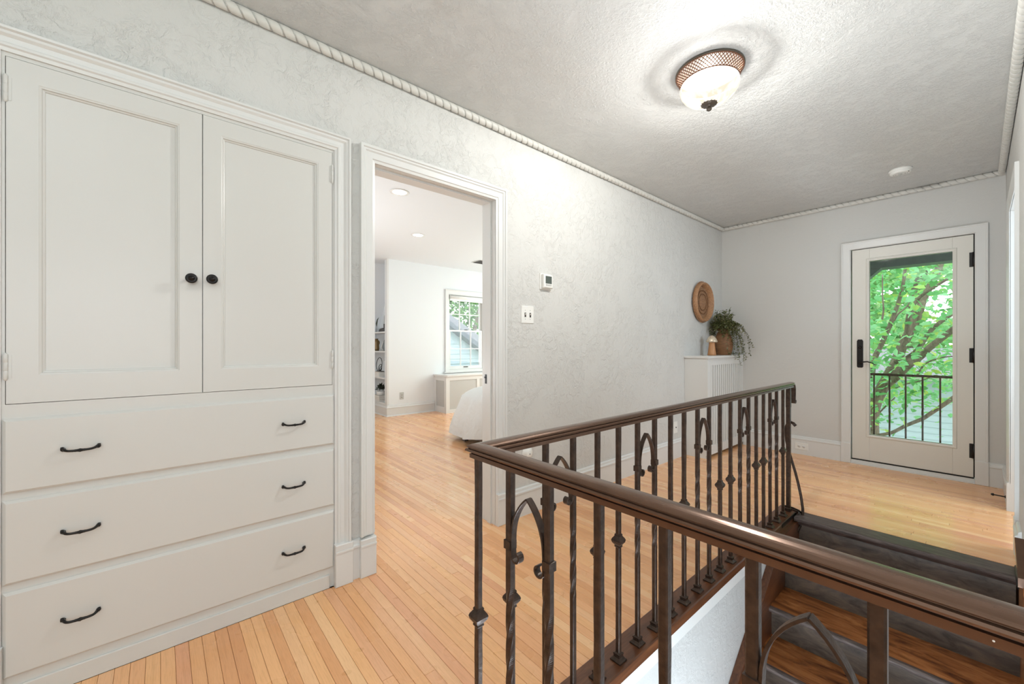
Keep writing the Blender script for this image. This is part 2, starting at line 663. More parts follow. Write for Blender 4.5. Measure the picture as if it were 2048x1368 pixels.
# ------------------------------------------------------------------ main dimensions
XL, XR, YF, ZC = -2.004, 0.147, 5.062, 2.53      # left wall, right wall, far wall, ceiling
XB = -6.18                                        # far wall of the bedroom
BZ = 2.52
# ------------------------------------------------------------------ FLOOR: oak strips as single planks
PITCH = .0405
fl = MB()
fl.box(-2.06, -.905, -1.7, YF, -.25, -.012)
fl.box(-.905, 1.6, -1.7, .57, -.25, -.012)
fl.box(-.905, 1.5, 3.27, YF, -.25, -.012)
fl.box(-7.5, -2.06, -.6, 5.6, -.25, -.012)
floor = struct('floor', fl, M['sub'], 'narrow strip oak floor running crosswise through hall and bedroom')
rows = []
y = -1.7
while y < 5.6:
    y1 = min(y + PITCH, 5.6)
    ym = (y + y1) / 2
    iv = []
    if ym < .555:
        iv.append((-1.995, 1.6))
    elif ym < 3.31:
        iv.append((-1.995, -.912))
    elif ym < YF:
        iv.append((-1.995, XR if not (3.6 < ym < 4.4) else 1.5))
    if .80 < ym < 1.61:
        iv[0] = (-6.18, iv[0][1])
    elif -.6 < ym < 5.6:
        iv.append((-7.4 if ym < 2.735 else -6.18, -2.12))
    for a, b in iv:
        x = a
        while x < b - .01:
            L = random.uniform(.45, 1.35)
            e = x + L
            if b - e < .3: e = b
            rows.append((x, e, y, y1))
            x = e
    y = y1


def plank_mb(x0, x1, y0, y1, z=0.0):
    m = MB()
    g, c = .0004, .0009
    x0 += g; x1 -= g; y0 += g; y1 -= g
    m.add([(x0, y0, z - c), (x1, y0, z - c), (x1, y1, z - c), (x0, y1, z - c),
           (x0 + c, y0 + c, z), (x1 - c, y0 + c, z), (x1 - c, y1 - c, z), (x0 + c, y1 - c, z),
           (x0, y0, z - .0119), (x1, y0, z - .0119), (x1, y1, z - .0119), (x0, y1, z - .0119)],
          [(4, 5, 6, 7), (0, 1, 5, 4), (1, 2, 6, 5), (2, 3, 7, 6), (3, 0, 4, 7), (8, 9, 1, 0), (9, 10, 2, 1), (10, 11, 3, 2), (11, 8, 0, 3)])
    return m


cF, sF = math.cos(YAW), math.sin(YAW)


def score(r):
    x = max(min(0, r[1]), r[0]) if False else (r[0] + r[1]) / 2
    yy = (r[2] + r[3]) / 2
    best = 0
    for q in (.1, .3, .5, .7, .9):
        x = r[0] + (r[1] - r[0]) * q
        d = -sF * x + cF * yy
        if d < .3: continue
        u = CX + FPX * (cF * x + sF * yy) / d
        v = CY + FPX * H / d
        if -10 < u < 2060 and v < 1380:
            best += (r[1] - r[0]) / 5 / d ** 3
    return best


rows.sort(key=score, reverse=True)
rest = MB()
for i, r in enumerate(rows):
    mb = plank_mb(*r, z=random.uniform(-.0003, .0003))
    if i < 300:
        cx_, cy_ = (r[0] + r[1]) / 2, (r[2] + r[3]) / 2
        mb.v = [(a - cx_, b - cy_, c) for a, b, c in mb.v]
        obj('plank', mb, M['oak'], floor, (cx_, cy_, 0))
    else:
        rest.add(mb.v, mb.f)
o = obj('planks', rest, M['oak'], floor)
o['kind'] = 'stuff'

# ------------------------------------------------------------------ walls
w = MB()
TX = -2.126


def wl(y0, y1, z0, z1):
    w.box(TX, XL, y0, y1, z0, z1)


wl(-1.7, -.44, 0, ZC)
wl(-.44, .68, 2.12, ZC)
wl(.68, .797, 0, ZC)
wl(.797, 1.62, 2.08, ZC)
wl(1.62, YF + .12, 0, ZC)
struct('wall_left', w, M['wall'], 'long trowelled plaster wall with the cabinet and bedroom doorway')
w = MB()
w.box(XL, -.83, YF, YF + .14, 0, ZC)
w.box(.008, 1.5, YF, YF + .14, 0, ZC)
w.box(-.83, .008, YF, YF + .14, 2.085, ZC)
w.box(-.83, .008, YF, YF + .14, -.25, -.013)
struct('wall_far', w, M['farwall'], 'end wall of the hall with the glazed door')
w = MB()
w.box(XR, XR + .12, .66, 3.56, -2.9, ZC)
w.box(XR, XR + .12, 4.42, YF, -.012, ZC)
w.box(XR, XR + .12, 3.56, 4.42, 2.08, ZC)
w.box(XR + .12, 1.6, .66, .78, 0, ZC)
struct('wall_right', w, M['wall'], 'right hand wall of the hall and stairwell')
w = MB()
w.box(-2.004, 1.72, -1.82, -1.7, 0, ZC)
w.box(1.6, 1.72, -1.7, -1.35, 0, ZC)
w.box(1.6, 1.72, .25, .78, 0, ZC)
w.box(1.6, 1.72, -1.35, .25, 0, .75)
w.box(1.6, 1.72, -1.35, .25, 2.25, ZC)
struct('wall_near', w, M['wall'])
w = MB()
w.box(1.6, 1.7, 3.3, YF, 0, ZC)
w.box(XR + .12, 1.6, 3.3, 3.4, 0, ZC)
struct('wall_side_room', w, M['bedwall'])
# stairwell enclosure
w = MB()
w.box(-.93, -.812, .54, 3.3, -2.9, -.013)
struct('wall_stairwell', w, M['stairwall'], 'white trowelled stairwell wall below the railing curb')
w = MB()
w.box(-.812, XR, .54, .66, -2.9, -.013)
w.box(-.93, XR, 3.22, 3.34, -2.9, -.26)
struct('wall_stairwell_end', w, M['stairwall'])
struct('floor_lower', MB().box(-.93, XR, .54, 3.3, -3.0, -2.9), M['tread'])
# ceiling
struct('ceiling', MB().box(-2.0, 1.7, -1.75, YF + .1, ZC, ZC + .1), M['ceiling'], 'stippled plaster hall ceiling')
struct('ceiling_bedroom', MB().box(-7.6, -2.13, -.7, 5.7, BZ, BZ + .1), M['bedceil'])

# rope mouldings
def rope(name, p0, p1, wdir, label):
    """p0->p1 runs along the corner of wall and ceiling; wdir points away from the wall"""
    p0, p1, wdir = Vector(p0), Vector(p1), Vector(wdir)
    L = (p1 - p0).length
    t = (p1 - p0).normalized()
    R0 = .0205
    c0 = Vector((0, 0, -R0)) + wdir * R0
    n = int(L / .05) * 32
    seg = 12
    vs, fs = [], []
    for i in range(n + 1):
        s_ = L * i / n
        for k in range(seg + 1):
            th = -.55 * PI + (1.15 * PI) * k / seg + .0     # from the wall side, under, to the ceiling side
            ph = (s_ / .05 + th * .22) % 1.0
            g = min(ph, 1 - ph)
            r = R0 * (.99 - .55 * math.exp(-(g / .036) ** 2) + .06 * math.sin(PI * ph))
            vs.append(p0 + t * s_ + c0 + wdir * (r * math.sin(th + .25 * PI)) + Vector((0, 0, -1)) * (r * math.cos(th + .25 * PI)))
    for i in range(n):
        for k in range(seg):
            a = i * (seg + 1) + k
            fs.append((a, a + 1, a + seg + 2, a + seg + 1))
    m = MB()
    m.add(vs, fs, True)
    # thin fillets where the rope meets wall and ceiling
    o = struct(name, m, M['rope'], label)
    return o


rope('trim_1', (XL, -1.7, ZC), (XL, YF, ZC), (1, 0, 0), 'carved rope moulding along the left wall under the ceiling')
rope('trim_2', (XL, YF, ZC), (XR, YF, ZC), (0, -1, 0), 'carved rope moulding above the glazed door')
rope('trim_3', (XR, .66, ZC), (XR, YF, ZC), (-1, 0, 0), 'carved rope moulding along the right wall')

# ------------------------------------------------------------------ baseboards and casings
BASE = [(0, 0), (0, .0), (.016, 0), (.016, .150), (.022, .154), (.022, .163), (.014, .170), (.012, .184), (.005, .190), (0, .190)]


def baseboard(name, path, parent=None, prof=BASE, mat=None):
    """path on the floor with the wall on the right-hand side of travel -> board to the left"""
    m = MB()
    m.sweep(path, prof, (0, 0, 1))
    return struct(name, m, mat or M['trim'], parent=parent)


baseboard('baseboard_left', [(XL, 1.676, 0), (XL, 4.10, 0)][::-1])
baseboard('baseboard_far', [(-.876, YF, 0), (-1.765, YF, 0)][::-1] and [(-1.765, YF, 0), (-.876, YF, 0)][::-1])
baseboard('baseboard_far_corner', [(XR, 4.49, 0), (XR, YF, 0), (.055, YF, 0)])
baseboard('baseboard_right', [(XR, 3.30, 0), (XR, 3.49, 0)])
baseboard('baseboard_cabinet_gap', [(XL, .70, 0), (XL, .742, 0)][::-1])

CAS = [(0, 0), (0, .010), (.012, .013), (.016, .018), (.046, .018), (.052, .024), (.060, .024), (.064, .030), (.076, .030), (.076, 0)]


def casing(name, pts, nrm, prof=CAS, label=None):
    m = MB()
    m.sweep(pts, prof, nrm)
    return struct(name, m, M['trim'], label)


# doorway to the bedroom (casing outside of the opening y .817..1.600, z ..2.062)
def door_casing_left(name, y0, y1, zt, zb, label, prof=CAS):
    # travel so that the left of travel (nrm x dir) points away from the opening; nrm=+x
    return casing(name, [(XL, y0, zb), (XL, y0, zt), (XL, y1, zt), (XL, y1, zb)], (1, 0, 0), prof, label)


door_casing_left('trim_4', .817, 1.600, 2.058, .198, 'white moulded casing of the bedroom doorway')
m = MB()
m.cbox(XL, XL + .034, .738, .817, 0, .186, '+x', .003)
m.cbox(XL + .034, XL + .038, .738, .817, .150, .160, '+x', .001)
struct('trim_5', m, M['trim'], 'plinth block left of the bedroom doorway')
m = MB()
m.cbox(XL, XL + .034, 1.600, 1.679, 0, .198, '+x', .003)
m.cbox(XL + .034, XL + .038, 1.600, 1.679, .160, .170, '+x', .001)
struct('trim_6', m, M['trim'], 'plinth block right of the bedroom doorway')
# jambs
m = MB()
m.box(TX - .012, XL + .002, .797, .817, 0, 2.078)
m.box(TX - .012, XL + .002, 1.600, 1.620, 0, 2.078)
m.box(TX - .012, XL + .002, .817, 1.600, 2.058, 2.078)
m.box(-2.075, -2.04, .817, .827, 0, 2.058)
m.box(-2.075, -2.04, 1.590, 1.600, 0, 2.058)
m.box(-2.075, -2.04, .827, 1.590, 2.048, 2.058)
dj = struct('door_2', m, M['trim'], 'open bedroom doorway with white jambs')
m = MB().box(-2.108, -2.09, 1.5995, 1.5975, .89, .95)
m.box(-2.112, -2.098, 1.5985, 1.595, .925, .935)
obj('strike_plate', m, M['black'], dj)

# far wall: glazed door
fx0, fx1 = -.803, -.02
FC = [(0, 0), (0, .012), (.008, .018), (.058, .018), (.062, .022), (.070, .022), (.073, .018), (.073, 0)]
casing('trim_7', [(fx0 - .004, YF, .19), (fx0 - .004, YF, 2.06), (fx1 + .004, YF, 2.06), (fx1 + .004, YF, .19)], (0, -1, 0),
       [(-a, b) for a, b in FC][::-1] if False else FC, 'white casing of the glazed door')
m = MB()
m.cbox(fx0 - .080, fx0 - .004, YF - .026, YF, 0, .192, '-y', .003)
m.cbox(fx1 + .004, fx1 + .080, YF - .026, YF, 0, .192, '-y', .003)
struct('trim_8', m, M['trim'], 'plinth blocks beside the glazed door')
m = MB()
m.box(fx0 - .03, fx0 - .004, YF, YF + .14, 0, 2.085)
m.box(fx1 + .004, fx1 + .03, YF, YF + .14, 0, 2.085)
m.box(fx0 - .004, fx1 + .004, YF, YF + .14, 2.06, 2.085)
m.box(fx0 - .02, fx1 + .02, YF - .02, YF + .14, 0.0, .012)
m.box(fx0 - .01, fx1 + .01, YF - .008, YF + .14, .012, .038)
struct('trim_9', m, M['trim'], 'jamb and sill of the glazed door')
d1 = bpy.data.objects.new('door_1', None)
COL.objects.link(d1)
d1.location = ((fx0 + fx1) / 2, YF + .03, .045)
d1['kind'] = 'structure'
d1['label'] = 'cream painted outside door with one tall glass pane'
gx0, gx1, gz0, gz1 = -.672, -.140, .292, 1.935
yd0, yd1 = YF + .004, YF + .048
m = MB()
m.box(fx0 + .003, gx0, yd0, yd1, .048, 2.055)
m.box(gx1, fx1 - .003, yd0, yd1, .048, 2.055)
m.box(gx0, gx1, yd0, yd1, .048, gz0)
m.box(gx0, gx1, yd0, yd1, gz1, 2.055)
part('leaf_frame', m, M['door'], d1, bevel=.002)
m = MB()
m.sweep([(gx0, yd0, gz0), (gx0, yd0, gz1), (gx1, yd0, gz1), (gx1, yd0, gz0)],
        [(0, -.02), (0, .001), (.012, .007), (.022, .006), (.026, 0), (.026, -.001)], (0, -1, 0), closed=True)
part('glazing_bead', m, M['door'], d1)
part('pane', MB().box(gx0, gx1, YF + .024, YF + .028, gz0, gz1), M['glass'], d1)
m = MB()
hx = -.740
m.prism([(hx - .017, .925), (hx - .023, .935), (hx - .023, 1.18), (hx - .015, 1.194), (hx + .015, 1.194), (hx + .023, 1.18), (hx + .023, .935), (hx + .017, .925)], 'y', yd0 - .008, yd0 + .001)
hp = part('handle_plate', m, M['black'], d1, bevel=.002)
m = MB().lathe([(0, 0), (.011, 0), (.012, -.02), (.0, -.02)], (hx, yd0 - .006, .975), 'y', 16)
m.tube([(hx, yd0 - .026, .975), (hx, yd0 - .05, .975), (hx + .02, yd0 - .056, .980), (hx + .06, yd0 - .056, .985), (hx + .095, yd0 - .054, .972), (hx + .112, yd0 - .052, .958)],
       [.008, .008, .007, .006, .005, .003], 8)
part('lever', m, M['black'], hp)
m = MB().lathe([(0, 0), (.016, 0), (.013, -.014), (0, -.016)], (hx, yd0 - .006, 1.12), 'y', 16)
part('deadbolt', m, M['black'], hp)
for zz in (.266, 1.055, 1.847):
    m = MB().lathe([(0, -.06), (.009, -.06), (.009, .06), (0, .06)], (fx1 - .001, YF - .004, zz), 'z', 12)
    m.box(fx1 - .026, fx1, yd0 - .003, yd0 + .001, zz - .06, zz + .06)
    part('hinge', m, M['black'], d1)
m = MB()
m.box(fx0 + .0005, fx0 + .003, YF + .01, YF + .05, .045, 2.057)
m.box(fx0, fx1, YF + .01, YF + .05, 2.0555, 2.0575)
m.box(fx1 - .003, fx1 + .006, YF + .02, YF + .055, .045, 2.06)
m.box(fx0, fx1, YF + .0, YF + .05, .038, .047)
part('weather_strip', m, M['black'], d1)

# doorway in the right wall
RC = [(0, 0), (0, .006), (.012, .010), (.05, .012), (.064, .016), (.076, .016), (.076, 0)]
m = MB()
m.sweep([(XR, 4.40, .19), (XR, 4.40, 2.06), (XR, 3.58, 2.06), (XR, 3.58, .19)], RC, (-1, 0, 0))
struct('trim_10', m, M['trim'], 'white casing of the side doorway on the right')
m = MB()
m.cbox(XR - .018, XR, 3.50, 3.582, 0, .192, '-x', .002)
m.cbox(XR - .018, XR, 4.398, 4.48, 0, .192, '-x', .002)
struct('trim_11', m, M['trim'], 'plinth blocks of the side doorway')
m = MB()
m.box(XR - .002, XR + .13, 3.56, 3.58, 0, 2.08)
m.box(XR - .002, XR + .13, 4.40, 4.42, 0, 2.08)
m.box(XR - .002, XR + .13, 3.58, 4.40, 2.06, 2.08)
m.box(XR + .06, XR + .095, 4.388, 4.40, 0, 2.06)
struct('door_3', m, M['trim'], 'side doorway with white jambs')

# ------------------------------------------------------------------ STAIRCASE
st = thing('staircase', 'dark stained wooden stairs descending from the landing behind the railing', 'staircase', (-.32, 3.2, 0))
noseY = [3.170, 2.873, 2.624, 2.383] + [2.383 - .243 * k for k in range(1, 8)]
noseZ = [0.0, -.178, -.355, -.530] + [-.530 - .175 * k for k in range(1, 8)]
SX0, SX1 = -.782, .125
XS = XR - .002


def tread(yn, zt, yb, x0, x1, t=.028):
    r = t / 2
    poly = [(yb, zt), (yb, zt - t)]
    for k in range(7):
        a = -PI / 2 - PI * k / 6
        poly.append((yn + r + r * math.cos(a), zt - r + r * math.sin(a)))
    return MB().prism(poly, 'x', x0, x1)


part('tread', tread(noseY[0], .001, 3.312, -.80, XS, .03), M['nosing'], st, label='landing edge board with rounded nose')
part('cove_moulding', MB().prism([(3.203, -.03), (3.186, -.03), (3.196, -.046), (3.203, -.05)], 'x', SX0, SX1), M['nosing'], st)
for k in range(1, len(noseY)):
    back = noseY[k - 1] + .045
    mid = noseY[k] + (back - noseY[k]) * .62
    m = tread(noseY[k], noseZ[k], mid - .0006, SX0, SX1)
    tr = part('tread', m, M['tread'], st)
    part('tread_board', MB().box(SX0, SX1, mid + .0006, back + .01, noseZ[k] - .028, noseZ[k]), M['tread'], tr)
    part('nose_strip', tread(noseY[k] - .0015, noseZ[k] + .0008, noseY[k] + .022, SX0, SX1, .0297), M['nosing'], tr)
    part('cove_moulding', MB().prism([(noseY[k] + .045, noseZ[k] - .028), (noseY[k] + .028, noseZ[k] - .028), (noseY[k] + .038, noseZ[k] - .044), (noseY[k] + .045, noseZ[k] - .047)], 'x', SX0, SX1), M['nosing'], tr)
for k in range(0, len(noseY) - 1):
    part('riser', MB().box(SX0, SX1, noseY[k] + .045, noseY[k] + .065, noseZ[k + 1] - .002, noseZ[k] - .029), M['riser'], st)


def sline(yy, off=0):
    return -.106 + .722 * (yy - 2.752) + off


# wall stringer on the left with a moulded cap
ya, yb_ = .70, 2.858
poly = [(ya, sline(ya)), (yb_, sline(yb_)), (3.22, -.031), (3.22, -.26), (yb_, sline(yb_, -.5)), (ya, sline(ya, -.5))]
part('stringer', MB().prism(poly, 'x', -.811, SX0), M['curb'], st)
m = MB()
L = [(ya, sline(ya)), (yb_, sline(yb_))]
m.prism([(ya, sline(ya)), (yb_, sline(yb_)), (yb_, sline(yb_, .016)), (ya, sline(ya, .016))], 'x', -.811, -.774)
m.prism([(ya, sline(ya, -.012)), (yb_, sline(yb_, -.012)), (yb_, sline(yb_, 0)), (ya, sline(ya, 0))], 'x', SX0, -.778)
part('stringer_cap', m, M['curb'], st)
poly = [(ya, sline(ya, .1)), (2.75, sline(2.75, .22)), (3.0, .20), (3.0, -.2), (2.85, -.55), (ya, sline(ya, -.5))]
part('stringer', MB().prism(poly, 'x', SX1, XS), M['tread'], st)
poly = [(2.75, sline(2.75, .22)), (3.0, .20), (3.02, .235), (2.99, .25), (2.74, sline(2.74, .27))]
part('stringer_cap', MB().prism(poly, 'x', .112, XS), M['railtop'], st)
part('quarter_round', MB().tube([(.131, 3.30, .008), (.128, 3.02, .008)], .009, 8), M['black'], st)

# curb cap and white apron under the railing
m = MB()
m.sweep([(-.862, 3.305, -.012), (-.862, .605, -.012), (XR, .605, -.012)],
        [(-.055, 0), (-.055, .02), (-.051, .024), (.050, .024), (.0545, .02), (.0545, -.016), (.045, -.016), (.045, 0)], (0, 0, 1))
struct('trim_12', m, M['curb'], 'dark stained curb board carrying the railing')
m = MB()
m.box(-.812, -.8095, .66, 3.17, -.082, -.0285)
m.box(-.8, XR, .655, .664, -.082, -.0125)
struct('trim_13', m, M['trim'], 'white apron board under the curb')

# ------------------------------------------------------------------ IRON RAILING
RXc, RYc, ZB = -.845, .62, .012
rl = thing('stair_railing', 'bronzed wrought iron stair railing with twisted balusters and pointed arches', 'railing', (RXc, RYc, ZB))
HP = [(.0165, .850), (.0165, .8605), (.0125, .8615), (.0125, .8635), (.020, .8650), (.0245, .8675), (.0255, .8705), (.0235, .8735), (.019, .8745), (.0185, .8765), (.0225, .8772), (.0232, .8785), (.0226, .8800), (.0205, .8818), (.0175, .8835), (.014, .8848), (.010, .8858), (.006, .8865), (.002, .8868)]
RP = [(-a, b) for a, b in HP] + HP[::-1]
m = MB()
m.sweep([(RXc, 3.285, 0), (RXc, RYc, 0), (XR, RYc, 0)], RP, (0, 0, 1))
hr = part('handrail', m, M['railtop'], rl)
part('screw', MB().lathe([(0, 0), (.003, 0), (.0025, -.001), (0, -.0015)], (.010, RYc - .0152, .856), 'y', 10), M['whitepl'], hr)

SQ = .0082


def bar_mesh(kind, half=SQ, top=.853):
    z1 = top - ZB
    m = MB()
    rngs = []
    if kind == 'twist':
        za, zb = .335 - ZB, .575 - ZB
        zs = [0, za * .5, za] + [za + (zb - za) * i / 54 for i in range(1, 55)] + [zb + (z1 - zb) * .5, z1]
        for z in zs:
            q = min(1, max(0, (z - za) / (zb - za)))
            rngs.append((z, q * PI * 2.5 / 1.0 * .5 * 1.2, 1.0))
    else:
        zs = [z1 * i / 16 for i in range(17)]
        rngs = [(z, 0, 1.0) for z in zs]
    rnd = random.Random(3)
    vs, fs = [], []
    pr = [(-1, -.7), (-.7, -1), (.7, -1), (1, -.7), (1, .7), (.7, 1), (-.7, 1), (-1, .7)]
    for (z, a, sc) in rngs:
        for (px, py) in pr:
            j = 1 + (rnd.uniform(-.06, .06) if a == 0 else 0)
            X, Y = px * half * j, py * half * j
            if 0 < a: X, Y = X * 1.04, Y * 1.04
            vs.append((X * math.cos(a) - Y * math.sin(a), X * math.sin(a) + Y * math.cos(a), z))
    for i in range(len(rngs) - 1):
        for k in range(8):
            j = (k + 1) % 8
            fs.append((i * 8 + k, i * 8 + j, i * 8 + 8 + j, i * 8 + 8 + k))
    fs += [tuple(range(7, -1, -1)), tuple(range((len(rngs) - 1) * 8, len(rngs) * 8))]
    m.add(vs, fs)
    return m.mesh('baluster', M['iron'])


def sq_lathe(prof, c=(0, 0, 0)):
    """square-section turning: prof (half, z)"""
    vs, fs = [], []
    for (h, z) in prof:
        vs += [(c[0] - h, c[1] - h, c[2] + z), (c[0] + h, c[1] - h, c[2] + z), (c[0] + h, c[1] + h, c[2] + z), (c[0] - h, c[1] + h, c[2] + z)]
    for i in range(len(prof) - 1):
        for k in range(4):
            j = (k + 1) % 4
            fs.append((i * 4 + k, i * 4 + j, i * 4 + 4 + j, i * 4 + 4 + k))
    n = len(prof)
    fs += [(3, 2, 1, 0), tuple(range((n - 1) * 4, n * 4))]
    m = MB()
    m.add(vs, fs)
    return m


me_tw, me_pl = bar_mesh('twist'), bar_mesh('plain')
me_shoe = sq_lathe([(.021, 0), (.021, .005), (.017, .008), (.0125, .014), (.0118, .020), (.0132, .022), (.0132, .027), (.0085, .030)]).mesh('shoe', M['iron'])
me_knk = sq_lathe([(.0085, -.026), (.0105, -.023), (.0095, -.018), (.0165, -.008), (.0185, 0), (.0165, .006), (.0095, .016), (.0105, .019), (.0085, .023)]).mesh('knuckle', M['iron'])
me_col = sq_lathe([(.0085, -.011), (.0108, -.010), (.0108, .010), (.0085, .011)]).mesh('collar', M['iron'])


def child(name, me, parent, loc):
    o = bpy.data.objects.new(name, me)
    COL.objects.link(o)
    o.parent = parent
    o.location = loc
    o.modifiers.clear()
    return o


def baluster(x, y, kind, rz=0):
    b = child('baluster', me_tw if kind == 't' else me_pl, rl, (x - RXc, y - RYc, 0))
    b.rotation_euler = (0, 0, rz)
    child('shoe', me_shoe, b, (0, 0, 0))
    if kind == 'k':
        child('knuckle', me_knk, b, (0, 0, .442 - ZB))
    else:
        child('collar', me_col, b, (0, 0, .674 - ZB))
    return b


far = [(.733, 'k'), (.867, 't'), (.992, 't'), (1.118, 'k'), (1.240, 'k'), (1.364, 't'), (1.487, 't'), (1.615, 'k'), (1.734, 'k'), (1.864, 't'), (1.986, 't'),
       (2.112, 'k'), (2.243, 'k'), (2.371, 't'), (2.495, 't'), (2.616, 'k'), (2.738, 'k'), (2.854, 't'), (2.978, 't'), (3.109, 'k')]
near = [(-.845, 'k'), (-.720, 't'), (-.594, 't'), (-.465, 'k'), (-.334, 'k'), (-.204, 't'), (-.075, 't'), (.054, 'k')]
for yy, k in far: baluster(RXc, yy, k)
for xx, k in near: baluster(xx, RYc, k)


def arch_pts(hs):
    """half arch from apex to curl; hs = half spacing between the two bars"""
    e = hs - SQ - .003
    pts = [(0, .797)]
    hh = .107
    cc = (hh * hh - e * e) / (2 * e)
    RR = e + cc
    am = math.asin(hh / RR)
    for q in range(1, 11):
        a = am * (1 - q / 10)
        pts.append((RR * math.cos(a) - cc, .690 + RR * math.sin(a)))
    pts += [(e + .001, .668), (e, .656)]
    cxx, czz, r0 = e - .015, .654, .015
    for k in range(1, 14):
        a = -k * (PI * 1.45) / 13
        r = r0 - .006 * k / 13
        pts.append((cxx + r * math.cos(a), czz + r * math.sin(a)))
    return pts


def arch(c, axis, hs):
    m = MB()
    sd = (1, 0, 0) if axis == 'y' else (0, 1, 0)
    for sg in (-1, 1):
        P = []
        for (a, z) in arch_pts(hs):
            P.append((c[0], c[1] + sg * a, z) if axis == 'y' else (c[0] + sg * a, c[1], z))
        m.ribbon(P, sd, .0165, .0045)
    return part('scrolled_arch', m, M['iron'], rl, bevel=.0006)


for a, b in ((.867, .992), (1.364, 1.487), (1.864, 1.986), (2.371, 2.495), (2.854, 2.978)):
    arch((RXc, (a + b) / 2), 'y', (b - a) / 2)
arch((-.657, RYc), 'x', .063)
arch((-.1395, RYc), 'x', .0645)

nw = part('newel', sq_lathe([(.0165, 0), (.0165, .02), (.0118, .024), (.0118, .70), (.0132, .71), (.0132, .80), (.0118, .842)], (RXc, 3.228, ZB)), M['iron'], rl)
# end tongue of the handrail
m = MB()
P = [(RXc, 3.285, .868), (RXc, 3.305, .868), (RXc, 3.322, .858), (RXc, 3.330, .838), (RXc, 3.330, .80), (RXc, 3.325, .765), (RXc, 3.320, .750)]
for k in range(1, 9):
    a = PI + k * PI * 1.3 / 8
    P.append((RXc, 3.332 + .012 * math.cos(a), .748 + .011 * math.sin(a)))
m.ribbon(P, (1, 0, 0), .034, .006)
part('end_scroll', m, M['iron'], rl)
# long S-shaped brace by the newel
m = MB()
q = [(-.812, .590), (-.826, .606), (-.842, .614), (-.858, .604), (-.868, .580), (-.870, .545), (-.866, .480), (-.850, .405), (-.832, .340), (-.813, .270), (-.797, .200), (-.782, .120), (-.772, .04),
     (-.769, -.02), (-.774, -.06), (-.786, -.095), (-.805, -.12), (-.825, -.138), (-.84, -.146)]
m.tube([(x, 3.262 - (0 if z > -.0 else .10 * min(1, (-z) / .14)), z) for x, z in q], [.011, .0105, .009] + [.0085] * 13 + [.008, .008, .007], 8)
part('curved_brace', m, M['iron'], rl)
m = MB()
m.ribbon([(-.885, 3.296, .016), (-.84, 3.292, .018), (-.80, 3.275, .016), (-.77, 3.262, .006)], (0, 0, 1), .012, .008)
m.ribbon([(-.86, 3.25, .014), (-.82, 3.262, .014), (-.79, 3.25, .012), (-.785, 3.22, .012)], (0, 0, 1), .01, .006)
part('base_bracket', m, M['iron'], rl)
part('edge_strip', MB().box(-.8075, -.8055, 2.95, 3.26, -.010, .0135), M['black'], rl)

# ------------------------------------------------------------------ BUILT-IN CABINET
cb = thing('built_in_cabinet', 'white painted built-in linen cabinet with two panelled doors over three drawers', 'cabinet', (XL, .12, 0))
cy0, cy1 = -.376, .623
m = MB()
m.box(TX, TX + .01, cy0 - .06, cy1 + .05, 0, 2.115)
m.box(TX, XL, cy0 - .06, cy0 - .05, 0, 2.115)
m.box(TX, XL, cy1 + .04, cy1 + .05, 0, 2.115)
m.box(TX, XL, cy0 - .06, cy1 + .05, 2.105, 2.115)
part('carcass', m, M['cab'], cb)
m = MB()
fx = XL + .001
m.box(XL - .02, fx, cy0 - .05, -.3675, 0, 2.10)
m.box(XL - .02, fx, .6145, cy1 + .04, 0, 2.10)
m.box(XL - .02, fx, -.3675, .6145, 2.0495, 2.10)
m.box(XL - .02, fx, -.3675, .6145, 0, .9525)
m.box(XL - .02, XL - .012, .10, .15, .9525, 2.0495)
part('face_frame', m, M['cab'], cb)
part('toe_board', MB().cbox(XL, XL + .010, cy0, .60, 0, .062, '+x', .002), M['cab'], cb)


def cab_door(y0, y1, py0, py1, name_knob_y, hinge_y, knob_z):
    z0, z1, pz0, pz1 = .9545, 2.0475, 1.043, 1.984
    xf = XL + .003
    m = MB()
    m.box(XL - .019, xf, y0, py0, z0, z1)
    m.box(XL - .019, xf, py1, y1, z0, z1)
    m.box(XL - .019, xf, py0, py1, z0, pz0)
    m.box(XL - .019, xf, py0, py1, pz1, z1)
    d = part('door', m, M['cab'], cb)
    part('panel', MB().box(XL - .017, XL - .011, py0, py1, pz0, pz1), M['cab'], d)
    m = MB()
    m.sweep([(xf, py0, pz0), (xf, py0, pz1), (xf, py1, pz1), (xf, py1, pz0)],
            [(0, -.0005), (-.003, -.002), (-.006, -.003), (-.008, -.008), (-.012, -.010), (-.014, -.0145), (0, -.0145)], (1, 0, 0), closed=True)
    part('panel_moulding', m, M['cab'], d)
    k = MB().lathe([(0, 0), (.010, 0), (.010, .003), (.006, .005), (.0055, .018), (.010, .022), (.0175, .025), (.019, .029), (.017, .033), (.012, .034), (.011, .033), (.0095, .035), (.008, .040), (0, .042)],
                   (xf, name_knob_y, knob_z), 'x', 28)
    part('knob', k, M['black'], d)
    for zz in (1.072, 1.947):
        h = MB().lathe([(0, -.045), (.003, -.042), (.0055, -.038), (.0055, -.014), (.0048, -.013), (.0055, -.012), (.0055, .012), (.0048, .013), (.0055, .014), (.0055, .038), (.003, .042), (0, .045)],
                       (xf + .003, hinge_y, zz), 'z', 12)
        h.box(xf - .001, xf + .0015, min(hinge_y, hinge_y + (.012 if hinge_y < 0 else -.012)), max(hinge_y, hinge_y + (.012 if hinge_y < 0 else -.012)), zz - .036, zz + .036)
        part('hinge', h, M['cab'], d)
    return d


cab_door(-.3655, .1245, -.298, .056, .090, -.366, 1.396)
cab_door(.1275, .6125, .186, .553, .154, .613, 1.399)


